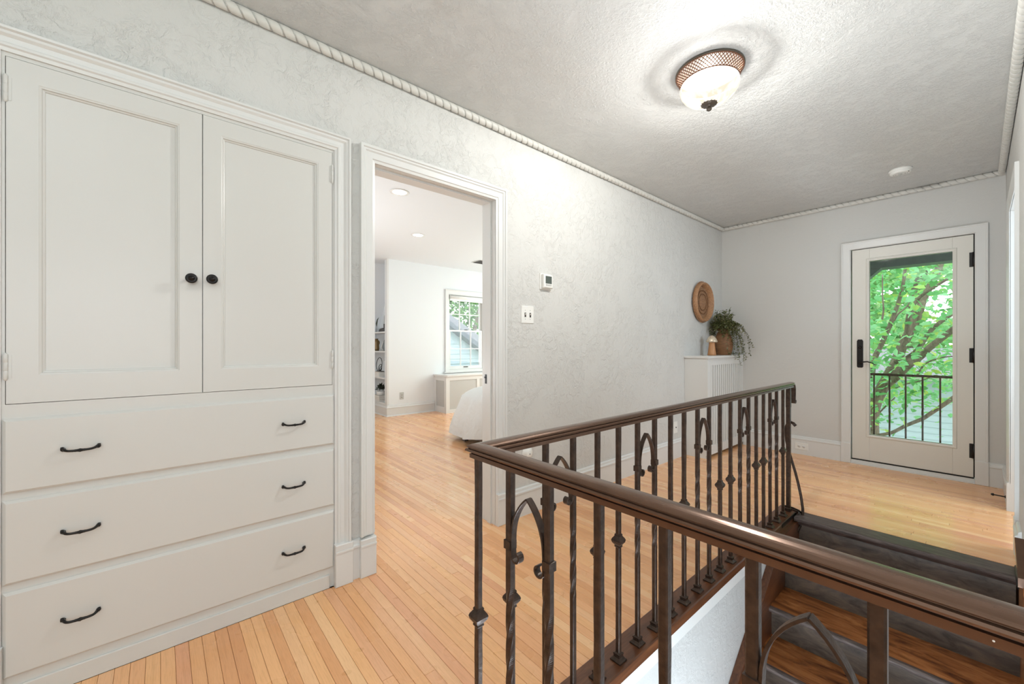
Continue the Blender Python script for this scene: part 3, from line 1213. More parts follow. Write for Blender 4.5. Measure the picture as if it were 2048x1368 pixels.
def pull(parent, yc, zc):
    xf = XL + .014
    m = MB()
    L = .041
    pts, rs = [], []
    for i in range(25):
        t = -1 + 2 * i / 24
        pts.append((xf + .004 + .022 * (1 - abs(t) ** 9), yc + L * t, zc + .004 - .006 * (1 - abs(t) ** 4)))
        r = .0040 + .0024 * math.exp(-(t / .10) ** 2) + .0008 * math.exp(-((abs(t) - .22) / .05) ** 2) + .0012 * math.exp(-((abs(t) - 1) / .1) ** 2)
        rs.append(r)
    m.tube(pts, rs, 8)
    for sg in (-1, 1):
        m.lathe([(0, 0), (.0065, 0), (.0065, .003), (.005, .008), (0, .010)], (xf, yc + sg * L, zc + .001), 'x', 12)
        m.lathe([(0, -.0045), (.006, -.0035), (.0065, 0), (.006, .0035), (0, .0045)], (xf + .008, yc + sg * (L + .002), zc + .005), 'y', 12)
    return part('pull', m, M['black'], parent)


for (z0, z1, zp) in ((.673, .907, .792), (.386, .650, .519), (.094, .362, .228)):
    m = MB().cbox(XL - .015, XL + .014, -.372, .620, z0, z1, '+x', .008)
    dr = part('drawer', m, M['cab'], cb)
    pull(dr, -.2015, zp)
    pull(dr, .446, zp)
# casing around the cabinet, with a deeper crown over the top
m = MB()
CC = [(0, 0), (0, .008), (.010, .012), (.014, .017), (.022, .017), (.026, .013), (.042, .014), (.050, .022), (.058, .022), (.062, .030), (.069, .031), (.069, 0)]
m.sweep([(XL, cy0 + .001, .198), (XL, cy0 + .001, 2.062), (XL, cy1, 2.062), (XL, cy1, .198)], CC, (1, 0, 0))
part('casing', m, M['trim'], cb)
for a, b in ((cy0 - .078, cy0 + .005), (.620, .702)):
    m = MB()
    m.cbox(XL, XL + .034, a, b, 0, .198, '+x', .003)
    m.cbox(XL + .034, XL + .038, a, b, .158, .168, '+x', .001)
    part('plinth_block', m, M['trim'], cb)

# ------------------------------------------------------------------ CEILING LAMP
lx, ly = -.893, 2.10
lp = thing('ceiling_lamp', 'glowing alabaster bowl ceiling lamp with pierced copper rim', 'lamp', (lx, ly, ZC))
part('canopy', MB().lathe([(0, ZC), (.156, ZC), (.160, ZC - .004), (.160, ZC - .010), (.155, ZC - .013)], (lx, ly, 0), 'z', 48), M['finial'], lp)
m = MB()


def lat(t):
    return .155 - .022 * t ** .8, ZC - .013 - .050 * t


for dr_ in (-1, 1):
    for k in range(54):
        pts = []
        for i in range(7):
            t = i / 6
            r, z = lat(t)
            a = 2 * PI * k / 54 + dr_ * t * .36
            pts.append((lx + r * math.cos(a), ly + r * math.sin(a), z))
        m.tube(pts, .0021, 4)
for t, rr in ((0, .003), (1, .0035)):
    r, z = lat(t)
    m.tube([(lx + r * math.cos(2 * PI * i / 48), ly + r * math.sin(2 * PI * i / 48), z) for i in range(48)], rr, 6, closed=True)
part('lattice_rim', m, M['copper'], lp)
part('liner', MB().lathe([(.152, ZC - .013), (.137, ZC - .035), (.130, ZC - .062)], (lx, ly, 0), 'z', 48, close=True), M['liner'], lp)  # liner added to hold bulb light off the ceiling; its glow is emission
m = MB()
m.lathe([(.132, ZC - .060), (.137, ZC - .072), (.138, ZC - .085), (.133, ZC - .103), (.120, ZC - .124), (.098, ZC - .144), (.070, ZC - .158), (.040, ZC - .166), (.012, ZC - .169), (0, ZC - .169)], (lx, ly, 0), 'z', 48, close=True)
part('bowl', m, M['bowl'], lp)
m = MB().lathe([(0, ZC - .166), (.038, ZC - .167), (.036, ZC - .172), (.018, ZC - .176), (.008, ZC - .180), (.007, ZC - .184), (.012, ZC - .190), (.013, ZC - .196), (.008, ZC - .202), (0, ZC - .204)],
               (lx, ly, 0), 'z', 48, mod=lambda a, h: 1 + (.05 * math.cos(14 * a) if h > ZC - .174 else 0))
part('finial', m, M['finial'], lp)
bl = bpy.data.lights.new('lamp_bulbs', 'POINT')
bl.energy = 188
bl.color = (.90, .95, 1)
bl.shadow_soft_size = .035
bo = bpy.data.objects.new('lamp_bulbs', bl)
bo.location = (lx, ly, ZC - .088)
COL.objects.link(bo)

# smoke detector
sd = thing('smoke_detector', 'round white smoke detector on the ceiling near the glazed door', 'smoke detector', (-.402, 4.42, ZC))
part('housing', MB().lathe([(0, ZC), (.070, ZC), (.071, ZC - .012), (.069, ZC - .016), (.064, ZC - .018), (.065, ZC - .021), (.062, ZC - .032), (.052, ZC - .037), (0, ZC - .037)], (-.402, 4.42, 0), 'z', 40), M['whitepl'], sd)
m = MB()
for r in (.042, .030):
    m.tube([(-.402 + r * math.cos(2 * PI * i / 32), 4.42 + r * math.sin(2 * PI * i / 32), ZC - .037) for i in range(32)], .002, 6, closed=True)
m.lathe([(0, ZC - .037), (.012, ZC - .037), (.011, ZC - .041), (0, ZC - .041)], (-.402, 4.42, 0), 'z', 16)
part('vent_rings', m, M['panelgrey'], sd)
part('indicator', MB().lathe([(0, 0), (.004, 0), (.004, .003), (0, .003)], (-.352, 4.39, ZC - .038), 'z', 8), M['slot'], sd)

# thermostat, switches, outlets on the hall walls
th = thing('thermostat', 'small white thermostat with grey screen above the light switches', 'thermostat', (XL, 2.05, 1.585))
part('back_plate', MB().cbox(XL, XL + .008, 1.995, 2.107, 1.530, 1.642, '+x', .003), M['whitepl'], th)
part('body', MB().cbox(XL + .008, XL + .034, 2.005, 2.099, 1.538, 1.634, '+x', .006), M['whitepl'], th, bevel=.002)
part('screen', MB().box(XL + .034, XL + .0348, 2.022, 2.083, 1.570, 1.622), M['screen'], th)
part('button', MB().box(XL + .034, XL + .0352, 2.024, 2.081, 1.554, 1.565), M['panelgrey'], th)
sw = thing('light_switch_plate', 'white double toggle switch plate on the left wall', 'light switch', (XL, 1.878, 1.345))
part('plate', MB().cbox(XL, XL + .006, 1.820, 1.936, 1.287, 1.405, '+x', .003), M['whitepl'], sw)
for yy in (1.855, 1.901):
    part('toggle', MB().box(XL + .006, XL + .008, yy - .006, yy + .006, 1.329, 1.359), M['slot'], sw)
    part('lever', MB().prism([(XL + .006, 1.342), (XL + .018, 1.348), (XL + .018, 1.354), (XL + .006, 1.352)], 'y', yy - .004, yy + .004), M['whitepl'], sw)
    for zz in (1.316, 1.375):
        part('screw', MB().lathe([(0, 0), (.003, 0), (.003, .001), (0, .0015)], (XL + .006, yy, zz), 'x', 8), M['panelgrey'], sw)
rp = thing('round_wall_cover', 'round white stepped wall cover above the baseboard behind the railing', 'wall cover', (XL, 1.875, .41))
part('disc', MB().lathe([(0, 0), (.047, 0), (.047, .006), (.040, .010), (.039, .016), (.031, .019), (.030, .025), (.020, .029), (0, .030)], (XL, 1.875, .41), 'x', 36), M['whitepl'], rp)
part('keyhole', MB().lathe([(0, 0), (.004, 0), (.004, .001), (0, .001)], (XL + .030, 1.875, .408), 'x', 10), M['slot'], rp)


def outlet(name, label, c, axis, mat=None, horizontal=False, blank=False):
    t = thing(name, label, 'outlet', c)
    x, y, z = c
    hw, hh = (.058, .036) if horizontal else (.036, .058)
    if axis == '+x':
        part('plate', MB().cbox(x, x + .005, y - hw, y + hw, z - hh, z + hh, '+x', .002), mat or M['whitepl'], t)
    else:
        part('plate', MB().cbox(x - hw, x + hw, y - .005, y, z - hh, z + hh, '-y', .002), mat or M['whitepl'], t)
    if blank:
        part('jack', MB().lathe([(0, 0), (.006, 0), (.005, .006), (0, .006)], (x + .005, y, z), 'x', 12), M['slot'], t)
        return t
    for sg in (-1, 1):
        a, b = (sg * .02, 0) if horizontal else (0, sg * .02)
        m = MB()
        f = MB()
        if axis == '+x':
            f.lathe([(0, 0), (.0145, 0), (.0145, .0015), (0, .0015)], (x + .005, y + a, z + b), 'x', 20)
            for s2 in (-1, 1):
                m.box(x + .0065, x + .007, y + a + s2 * .005 - .001, y + a + s2 * .005 + .001, z + b - .001, z + b + .007)
            m.box(x + .0065, x + .007, y + a - .0025, y + a + .0025, z + b - .009, z + b - .005)
        else:
            f.lathe([(0, 0), (.0145, 0), (.0145, -.0015), (0, -.0015)], (x + a, y - .005, z + b), 'y', 20)
            for s2 in (-1, 1):
                m.box(x + a - .001, x + a + .007, y - .007, y - .0065, z + b + s2 * .005 - .001, z + b + s2 * .005 + .001)
            m.box(x + a - .009, x + a - .005, y - .007, y - .0065, z + b - .0025, z + b + .0025)
        r = part('receptacle', f, mat or M['whitepl'], t)
        part('slots', m, M['slot'], r)
    return t


outlet('wall_jack', 'white cable jack plate on the left wall near the radiator cover', (XL, 3.93, .31), '+x', blank=True)
outlet('wall_outlet', 'white horizontal outlet set in the baseboard left of the glazed door', (-1.205, YF - .016, .086), '-y', horizontal=True)

# door stop on the right baseboard
ds = thing('door_stop', 'black iron door stop sticking out of the right baseboard', 'door stop', (XR - .016, 4.54, .06))
part('rod', MB().tube([(XR - .016, 4.54, .06), (XR - .075, 4.54, .062)], .0042, 8), M['black'], ds)
part('base', MB().lathe([(0, 0), (.011, 0), (.009, -.005), (0, -.005)], (XR - .016, 4.54, .06), 'x', 12), M['black'], ds)
part('tip', MB().lathe([(0, 0), (.009, 0), (.010, -.006), (.006, -.014), (0, -.016)], (XR - .070, 4.54, .062), 'x', 12), M['black'], ds)

# ------------------------------------------------------------------ HALL RADIATOR COVER
rx, ry0 = -1.768, 4.125
rc = thing('radiator_cover', 'white slatted radiator cover in the far left hall corner', 'radiator cover', (-1.9, 4.6, 0))
part('top', MB().cbox(XL + .001, rx + .018, ry0 - .016, YF - .001, 1.008, 1.030, '+z', .004), M['trim'], rc)
part('side_panel', MB().box(XL + .001, rx - .018, ry0, ry0 + .018, 0, 1.008), M['trim'], rc)
m = MB()
m.box(rx - .018, rx, ry0, ry0 + .075, .03, 1.008)
m.box(rx - .018, rx, YF - .075, YF - .001, .03, 1.008)
m.box(rx - .018, rx, ry0 + .075, YF - .075, .935, 1.008)
m.box(rx - .018, rx, ry0 + .075, YF - .075, .03, .12)
part('front_frame', m, M['trim'], rc)
y0s, y1s = ry0 + .075, YF - .075
ns = 15
pit = (y1s - y0s) / ns
for i in range(ns):
    part('slat', MB().box(rx - .014, rx - .002, y0s + pit * (i + .5) - .0175, y0s + pit * (i + .5) + .0175, .12, .935), M['trim'], rc)
part('back_panel', MB().box(rx - .06, rx - .055, ry0 + .02, YF - .002, .05, 1.0), M['panelgrey'], rc)

# wall basket
bk = thing('wall_basket', 'round woven cane wall basket above the radiator cover', 'wall basket', (XL, 4.49, 1.612))
bcy, bcz = 4.49, 1.612
m = MB()
m.lathe([(.212, .012), (.216, .030), (.213, .056), (.207, .062), (.200, .060), (.190, .042), (.176, .022), (.176, .012)], (XL, bcy, bcz), 'x', 48, close=True)
part('rim', m, M['wicker'], bk)
m = MB()
for i in range(44):
    a0 = 2 * PI * i / 44
    pts = []
    for k in range(7):
        q = k / 6
        a = a0 + .10 * math.sin(PI * q)
        pts.append((XL + .006 + .022 * math.sin(PI * q), bcy + (.206 + .022 * math.sin(PI * q)) * math.cos(a0 + .14 * q), bcz + (.206 + .022 * math.sin(PI * q)) * math.sin(a0 + .14 * q)))
    m.tube(pts, .0028, 5)
part('scalloped_edge', m, M['wicker'], bk)
m = MB()
for i in range(-11, 12):
    p = i * .0145
    h = math.sqrt(max(0, .172 ** 2 - p * p))
    if h < .02: continue
    n = 20
    m.tube([(XL + .018 + .004 * math.sin(k * PI + i * PI), bcy + p, bcz - h + 2 * h * k / n) for k in range(n + 1)], .0028, 5)
for i in range(-9, 10):
    p = i * .018
    h = math.sqrt(max(0, .172 ** 2 - p * p))
    if h < .02: continue
    n = 24
    m.tube([(XL + .018 + .005 * math.sin(k * PI / 1.0 + i * PI + .5), bcy - h + 2 * h * k / n, bcz + p) for k in range(n + 1)], .0034, 5)
part('weave', m, M['wicker'], bk)
m = MB()
for r_, n in ((.128, 60), (.09, 44)):
    m.tube([(XL + .028 + .003 * math.sin(i * PI), bcy + r_ * math.cos(2 * PI * i / n), bcz + r_ * math.sin(2 * PI * i / n)) for i in range(n)], .004, 6, closed=True)
part('inner_rings', m, M['darkwick'], bk)

# mushroom ornament
ms = thing('mushroom_ornament', 'small wooden mushroom with silvery cap on the radiator cover', 'ornament', (-1.885, 4.50, 1.030))
part('stem', MB().lathe([(0, 1.030), (.044, 1.030), (.042, 1.045), (.036, 1.09), (.031, 1.13), (.029, 1.165), (.031, 1.18)], (-1.885, 4.50, 0), 'z', 28), M['turned'], ms)
part('cap', MB().lathe([(.028, 1.172), (.050, 1.170), (.055, 1.178), (.051, 1.195), (.042, 1.215), (.028, 1.234), (.012, 1.244), (0, 1.246)], (-1.885, 4.50, 0), 'z', 28,
                       mod=lambda a, h: 1 + .05 * math.sin(7 * a) * (1 if h < 1.19 else 0)), M['pearl'], ms)

# trailing plant in wicker vase
px_, py_ = -1.875, 4.78
pv = thing('trailing_plant', 'trailing green plant in a brown wicker vase on the radiator cover', 'potted plant', (px_, py_, 1.030))
m = MB()
prof = []
for i in range(30):
    t = i / 29
    r = .072 + .030 * math.sin(PI * min(1, t * 1.15)) - .02 * t
    prof.append((r + (.003 if i % 2 else 0), 1.030 + .30 * t))
m.lathe([(0, 1.030)] + prof + [(.05, 1.325), (.05, 1.30), (0, 1.30)], (px_, py_, 0), 'z', 36, mod=lambda a, h: 1 + .015 * math.sin(18 * a))
part('vase', m, M['darkwick'], pv)


def leaf_shape(m, p, d, n, L, W, fold=.25):
    """pointed leaf at p along d with normal n"""
    d = Vector(d).normalized()
    n = Vector(n)
    n = (n - d * n.dot(d))
    n = n.normalized() if n.length > 1e-5 else Vector((0, 0, 1))
    s_ = d.cross(n)
    p = Vector(p)
    vs = [p, p + d * L * .35 + s_ * W * .5 + n * W * fold, p + d * L * .75 + s_ * W * .35 + n * W * fold * .6, p + d * L - n * L * .08,
          p + d * L * .75 - s_ * W * .35 + n * W * fold * .6, p + d * L * .35 - s_ * W * .5 + n * W * fold, p + d * L * .4, p + d * L * .75]
    m.add(vs, [(0, 1, 6), (0, 6, 5), (1, 2, 7, 6), (6, 7, 4, 5), (2, 3, 7), (7, 3, 4)])


vm, lm = MB(), MB()
rnd = random.Random(11)
for k in range(84):
    a = rnd.uniform(0, 2 * PI) if k < 46 else rnd.uniform(-2.2, .4)
    hang = rnd.random()
    trail = k < 12
    if trail: a = rnd.uniform(-.5, .75)       # trailing over the front
    p = Vector((px_ + .03 * math.cos(a), py_ + .03 * math.sin(a), 1.31))
    v = Vector((math.cos(a) * .5, math.sin(a) * .5, rnd.uniform(.6, 1.9)))
    pts = [p.copy()]
    n = rnd.randint(8, 15) if not trail else rnd.randint(20, 30)
    for i in range(n):
        v += Vector((0, 0, -.16)) + Vector((rnd.uniform(-.12, .12), rnd.uniform(-.12, .12), 0))
        if v.length > 1.1: v = v.normalized() * 1.1
        q = p + v * .021
        if q.x < XL + .02: q.x = XL + .02
        rr = math.hypot(q.x - px_, q.y - py_)
        lim = .118 if k < 46 else .108
        if q.z < 1.30 and (rr < lim or (k >= 46 and i > 5)):
            q.x = px_ + (q.x - px_) / rr * lim
            q.y = py_ + (q.y - py_) / rr * lim
        if q.x < rx + .03 and q.z < 1.045 and q.y > ry0:
            q.z = 1.045 + rnd.uniform(0, .01)
            q.x += .016
            q.y += .006
            v.z = max(v.z, -.1)
        if q.y > YF - .03: q.y = YF - .03
        p = q
        pts.append(p.copy())
        for s2 in range(2):
            d = Vector((rnd.uniform(-1, 1), rnd.uniform(-1, 1), rnd.uniform(-.7, .5)))
            leaf_shape(lm, p, d, (rnd.uniform(-.5, .5) + .5, rnd.uniform(-.5, .5), 1), rnd.uniform(.018, .032), rnd.uniform(.009, .015))
    vm.tube(pts, .0012, 4)
for k in range(110):                            # bushy crown
    a, b = rnd.uniform(0, 2 * PI), rnd.uniform(0, 1)
    base = Vector((px_ + .07 * b * math.cos(a), py_ + .08 * b * math.sin(a), 1.32))
    tip = base + Vector((.05 * math.cos(a), .06 * math.sin(a), rnd.uniform(.05, .225) * (1.1 - .5 * b)))
    tip.x = max(tip.x, XL + .02)
    vm.tube([base, (base + tip) / 2, tip], .0012, 4)
    for i in range(12):
        q = base.lerp(tip, i / 11)
        d = Vector((rnd.uniform(-1, 1), rnd.uniform(-1, 1), rnd.uniform(-.2, 1)))
        leaf_shape(lm, q, d, (rnd.uniform(-.5, .5) + .4, rnd.uniform(-.5, .5), 1), rnd.uniform(.022, .038), rnd.uniform(.012, .018))
part('vines', vm, M['vinestem'], pv)
o = part('foliage', lm, M['ivy'], pv)
o['kind'] = 'stuff'

# ------------------------------------------------------------------ BEDROOM
w = MB()
wy0, wy1, wz0, wz1 = 3.875, 4.655, .690, 2.055
w.box(XB - .15, XB, 2.758, wy0, 0, BZ)
w.box(XB - .15, XB, wy1, 5.7, 0, BZ)
w.box(XB - .15, XB, wy0, wy1, 0, wz0)
w.box(XB - .15, XB, wy0, wy1, wz1, BZ)
struct('wall_bedroom_far', w, M['bedwall'], 'white bedroom wall with the window, seen through the doorway')
w = MB()
w.box(-7.6, -5.7, 5.6, 5.72, 0, BZ)
w.box(-2.9, -2.0, 5.6, 5.72, 0, BZ)
w.box(-5.7, -2.9, 5.6, 5.72, 0, .75)
w.box(-5.7, -2.9, 5.6, 5.72, 2.25, BZ)
w.box(-7.6, -2.126, -.72, -.6, 0, BZ)
w.box(-7.6, -7.48, -.6, 3.05, 0, BZ)
w.box(-7.5, XB - .15, 3.05, 3.16, 0, BZ)
w.box(-2.13, TX + .001, -.6, .0, 0, BZ)
struct('wall_bedroom', w, M['bedwall'])
w = MB().prism([(-6.66, BZ), (-7.5, .95), (-7.5, BZ)], 'y', -.6, 3.05)
struct('ceiling_slope', w, M['bedceil'], 'sloping bedroom ceiling behind the shelves')
BB2 = [(0, 0), (.018, 0), (.018, .125), (.024, .128), (.024, .138), (.014, .148), (.010, .170), (0, .175)]
m = MB()
m.sweep([(XB, 3.585, 0), (XB, 2.738, 0), (-7.4, 2.738, 0)], BB2, (0, 0, 1))
m.sweep([(XB + .018, 3.585, 0), (XB + .018, 2.720, 0), (-7.4, 2.720, 0)], [(0, 0), (.012, 0), (.010, .008), (0, .016)], (0, 0, 1))
struct('baseboard_bedroom', m, M['trim'])

# built-in shelves
bs = thing('built_in_bookcase', 'white built-in bookcase recessed in the bedroom wall', 'bookcase', (-6.7, 2.8, 0))
part('stile', MB().box(XB - .065, XB + .0005, 2.730, 2.757, .0, BZ - .001), M['trim'], bs)
for (zt, t) in ((1.362, .022), (1.042, .022), (.612, .022), (.205, .03)):
    part('shelf', MB().cbox(-7.48, XB - .062, 2.732, 3.045, zt - t, zt, '+z', .002), M['trim'], bs)
part('back', MB().box(-7.48, XB - .062, 3.04, 3.05, .175, 1.36), M['bedwall'], bs)

# window
W1 = bpy.data.objects.new('window_1', None)
COL.objects.link(W1)
W1.location = (XB, (wy0 + wy1) / 2, wz0)
W1['kind'] = 'structure'
W1['label'] = 'white six over six sash window of the bedroom'
m = MB()
m.sweep([(XB, wy0, wz0 - .03), (XB, wy0, wz1), (XB, wy1, wz1), (XB, wy1, wz0 - .03)], [(0, 0), (0, .014), (.055, .018), (.068, .026), (.075, .026), (.075, 0)], (1, 0, 0))
part('casing', m, M['trim'], W1)
part('sill', MB().cbox(XB - .02, XB + .045, wy0 - .1, wy1 + .1, wz0 - .045, wz0 - .018, '+x', .006), M['trim'], W1)
m = MB()
m.box(XB - .15, XB + .001, wy0, wy0 + .012, wz0 + .01, wz1)
m.box(XB - .15, XB + .001, wy1 - .012, wy1, wz0 + .01, wz1)
m.box(XB - .15, XB + .001, wy0 + .012, wy1 - .012, wz1 - .012, wz1)
m.box(XB - .15, XB + .004, wy0, wy1, wz0 - .018, wz0 + .01)
part('jamb', m, M['trim'], W1)


def sash(xc, z0, z1, y0, y1, st, rt, rb):
    m = MB()
    m.box(xc - .017, xc + .017, y0, y0 + st, z0, z1)
    m.box(xc - .017, xc + .017, y1 - st, y1, z0, z1)
    m.box(xc - .017, xc + .017, y0 + st, y1 - st, z0, z0 + rb)
    m.box(xc - .017, xc + .017, y0 + st, y1 - st, z1 - rt, z1)
    s_ = part('sash', m, M['trim'], W1)
    gy0, gy1, g0, g1 = y0 + st, y1 - st, z0 + rb, z1 - rt
    for i in (1, 2):
        yy = gy0 + (gy1 - gy0) * i / 3
        part('muntin', MB().box(xc - .012, xc + .012, yy - .008, yy + .008, g0, g1), M['trim'], s_)
    part('muntin', MB().box(xc - .0115, xc + .0115, gy0, gy1, (g0 + g1) / 2 - .008, (g0 + g1) / 2 + .008), M['trim'], s_)
    for i in range(3):
        for j in range(2):
            a = gy0 + (gy1 - gy0) * i / 3 + .004
            b = gy0 + (gy1 - gy0) * (i + 1) / 3 - .004
            c = g0 + (g1 - g0) * j / 2 + .004
            d = g0 + (g1 - g0) * (j + 1) / 2 - .004
            part('pane', MB().box(xc - .002, xc + .002, a, b, c, d), M['glass'], s_)
    return s_


sash(XB - .075, 1.385, 2.04, wy0 + .013, wy1 - .013, .042, .05, .032)
s2 = sash(XB - .038, .702, 1.415, wy0 + .013, wy1 - .013, .042, .03, .06)
part('lift_handle', MB().box(XB - .021, XB - .008, 4.21, 4.30, .735, .748), M['black'], s2)
part('sash_lock', MB().box(XB - .021, XB - .006, 4.23, 4.29, 1.415, 1.427), M['black'], s2)
rs = thing('roller_shade', 'rolled up white roller shade at the top of the bedroom window', 'window shade', (XB - .01, 4.265, 2.0))
part('roll', MB().tube([(XB + .0, wy0 + .03, 2.005), (XB + .0, wy1 - .02, 2.005)], .030, 14), M['shade'], rs)
part('hem_bar', MB().box(XB - .004, XB + .004, wy0 + .03, wy1 - .02, 1.935, 1.98), M['shade'], rs)
part('bracket', MB().box(XB - .02, XB + .03, wy0 + .014, wy0 + .024, 1.96, 2.04), M['panelgrey'], rs)

# bedroom radiator cover
rx2 = -5.80
rb = thing('radiator_cover', 'white panelled radiator cover under the bedroom window', 'radiator cover', (-6.0, 4.3, 0))
part('top', MB().prism([(XB, 3.57), (rx2 - .03, 3.57), (rx2 + .02, 3.60), (rx2 + .02, 5.2), (XB, 5.2)], 'z', .612, .638), M['trim'], rb)
m = MB()
m.box(XB, XB + .05, 3.59, 3.61, 0, .612)
m.box(rx2 - .06, rx2 - .018, 3.59, 3.61, 0, .612)
m.box(XB + .05, rx2 - .06, 3.59, 3.61, 0, .10)
m.box(XB + .05, rx2 - .06, 3.59, 3.61, .54, .612)
part('side_frame', m, M['trim'], rb)
m = MB()
for a, b in ((3.59, 3.66), (4.22, 4.28), (4.9, 4.96)):
    m.box(rx2 - .02, rx2, a, b, 0, .612)
for a, b in ((3.66, 4.22), (4.28, 4.9), (4.96, 5.2)):
    m.box(rx2 - .02, rx2, a, b, 0, .06)
    m.box(rx2 - .02, rx2, a, b, .545, .612)
part('front_frame', m, M['trim'], rb)
part('grille', MB().box(rx2 - .014, rx2 - .010, 3.66, 4.22, .06, .545), M['panelgrey'], rb)
part('grille', MB().box(rx2 - .014, rx2 - .010, 4.28, 4.9, .06, .545), M['panelgrey'], rb)
part('grille', MB().box(XB + .05, rx2 - .06, 3.598, 3.602, .10, .54), M['panelgrey'], rb)

outlet('wall_outlet', 'grey outlet low on the white bedroom wall beside the bookcase', (XB, 2.98, .312), '+x', M['panelgrey'])

# downlights and vent
dls = []
for (x, yv, lab) in ((-3.418, 1.628, 'recessed round ceiling light nearer the bedroom doorway'), (-4.60, 2.438, 'recessed round ceiling light deeper in the bedroom')):
    t = thing('recessed_light', lab, 'ceiling light', (x, yv, BZ), 'bedroom recessed lights')
    part('trim_ring', MB().lathe([(.062, BZ - .001), (.085, BZ - .001), (.083, BZ - .006), (.062, BZ - .004)], (x, yv, 0), 'z', 32, close=True), M['whitepl'], t)
    part('diffuser', MB().lathe([(0, BZ - .003), (.062, BZ - .003)], (x, yv, 0), 'z', 32, close=True), M['lightdisc'], t)
vt = thing('ceiling_vent', 'small grey ceiling vent near the bedroom window', 'vent', (-5.40, 4.05, BZ))
m = MB()
m.box(-5.52, -5.28, 3.90, 4.25, BZ - .006, BZ - .001)
part('frame', m, M['panelgrey'], vt)
for i in range(6):
    part('louvre', MB().box(-5.50 + i * .037, -5.485 + i * .037, 3.92, 4.23, BZ - .012, BZ - .006), M['slot'], vt)

# bed
bd = thing('bed', 'bed with a rumpled white duvet behind the bedroom doorway', 'bed', (-3.3, 3.65, 0))
m = MB()
bx0, bx1, by0, by1 = -4.27, -2.25, 2.70, 4.65
cxb, cyb = (bx0 + bx1) / 2, (by0 + by1) / 2
nseg = 240
lev = [(.085, 1.0), (.15, .93), (.25, .78), (.34, .60), (.42, .40), (.48, .24), (.53, .08), (.57, -.03), (.60, -.09), (.625, -.18), (.642, -.32), (.652, -.6), (.656, -.95)]
rb_ = random.Random(5)
vs, fs = [], []
for (z, fl_) in lev:
    for i in range(nseg):
        a = 2 * PI * i / nseg
        hx, hy = (bx1 - bx0) / 2, (by1 - by0) / 2
        e = 5.5
        ca, sa = math.cos(a), math.sin(a)
        r = 1 / ((abs(ca) / hx) ** e + (abs(sa) / hy) ** e) ** (1 / e)
        arc = a * 9
        fold = .034 * math.sin(arc * 2.3 + 1.1 * math.sin(arc * .7)) + .012 * math.sin(arc * 5.1 + 2) + .006 * math.sin(arc * 11 + z * 6)
        if fl_ >= 0:
            rr = r + (.07 + .17 * max(0, -ca) ** 2) * fl_ + fold * (fl_ ** .8 if fl_ > 0 else 0) + .005 * math.sin(arc * 23 + z * 9) * (1 if fl_ > .05 else 0) + .004 * math.sin(arc * 37 + z * 14) * (1 if fl_ > .05 else 0)
            zz = z + .018 * fl_ * math.sin(arc * 1.3) * (1 if z < .2 else 0) + .004 * math.sin(arc * 4) * (1 - fl_)
        else:
            rr = r * (1 + fl_)
            zz = z + .006 * math.sin(rr * 9 + a * 3) + .004 * math.sin(a * 14 + rr * 4)
        vs.append((cxb + rr * ca, cyb + rr * sa, zz))
for k in range(len(lev) - 1):
    for i in range(nseg):
        j = (i + 1) % nseg
        fs.append((k * nseg + i, k * nseg + j, (k + 1) * nseg + j, (k + 1) * nseg + i))
fs.append(tuple(range((len(lev) - 1) * nseg, len(lev) * nseg)))
m.add(vs, fs, True)
part('duvet', m, M['duvet'], bd)
part('frame', MB().box(bx0 + .22, bx1, by0 + .0, by1, .06, .30), M['bedframe'], bd)
for xx in (bx0 + .24, bx1 - .1):
    for yy in (by0 + .02, by1 - .1):
        part('leg', MB().box(xx, xx + .05, yy, yy + .05, 0, .06), M['bedframe'], bd)

# things on the bookcase
def book(x0, x1, z0, z1, y0, y1, label, g, mat):
    b = thing('book', label, 'book', ((x0 + x1) / 2, (y0 + y1) / 2, z0), g)
    m = MB().box(x0, x1, y0, y1, z0, z0 + .003)
    m.box(x0, x1, y0, y1, z1 - .003, z1)
    m.box(x0, x0 + .003, y0, y1, z0, z1)
    part('cover', m, mat, b)
    part('pages', MB().box(x0 + .003, x1 - .004, y0 + .004, y1 - .004, z0 + .003, z1 - .003), M['book1'], b)


book(-6.72, -6.40, .612, .645, 2.69, 2.88, 'white book under the wire sculpture, lower of two', 'books on the shelves', M['book1'])
book(-6.68, -6.44, .645, .690, 2.70, 2.86, 'thick white book directly under the wire sculpture', 'books on the shelves', M['book1'])
book(-6.74, -6.38, .205, .232, 2.69, 2.88, 'bottom book of the stack under the potted plant', 'books on the shelves', M['book1'])
book(-6.72, -6.39, .232, .262, 2.69, 2.87, 'middle book of the stack under the potted plant', 'books on the shelves', plain('tan_book_cover', srgb(206, 196, 186), .6))
book(-6.70, -6.42, .262, .292, 2.70, 2.86, 'top book of the stack under the potted plant', 'books on the shelves', M['book1'])
sp = thing('wire_sculpture', 'black looping wire sculpture on the white books', 'sculpture', (-6.56, 2.78, .690))
m = MB()
for r_, cx2, cz2 in ((.115, -6.60, .81), (.06, -6.56, .753), (.04, -6.545, .735)):
    m.tube([(cx2 + r_ * math.cos(2 * PI * i / 36), 2.78 + .01 * math.sin(2 * PI * i / 36), cz2 + r_ * math.sin(2 * PI * i / 36)) for i in range(36)], .0055, 6, closed=True)
part('loops', m, M['black'], sp)
part('base', MB().box(-6.66, -6.46, 2.75, 2.81, .690, .700), M['black'], sp)
hoop = thing('metal_arc_ornament', 'dark leaning metal arc at the right end of the middle shelf', 'ornament', (-6.36, 2.8, .612))
part('arc', MB().tube([(-6.46 + .17 * math.sin(.2 + 1.2 * i / 12), 2.80, .89 - .27 * (i / 12) ** 1.3) for i in range(13)], .006, 6), M['black'], hoop)
part('foot', MB().box(-6.31, -6.27, 2.78, 2.82, .612, .624), M['black'], hoop)
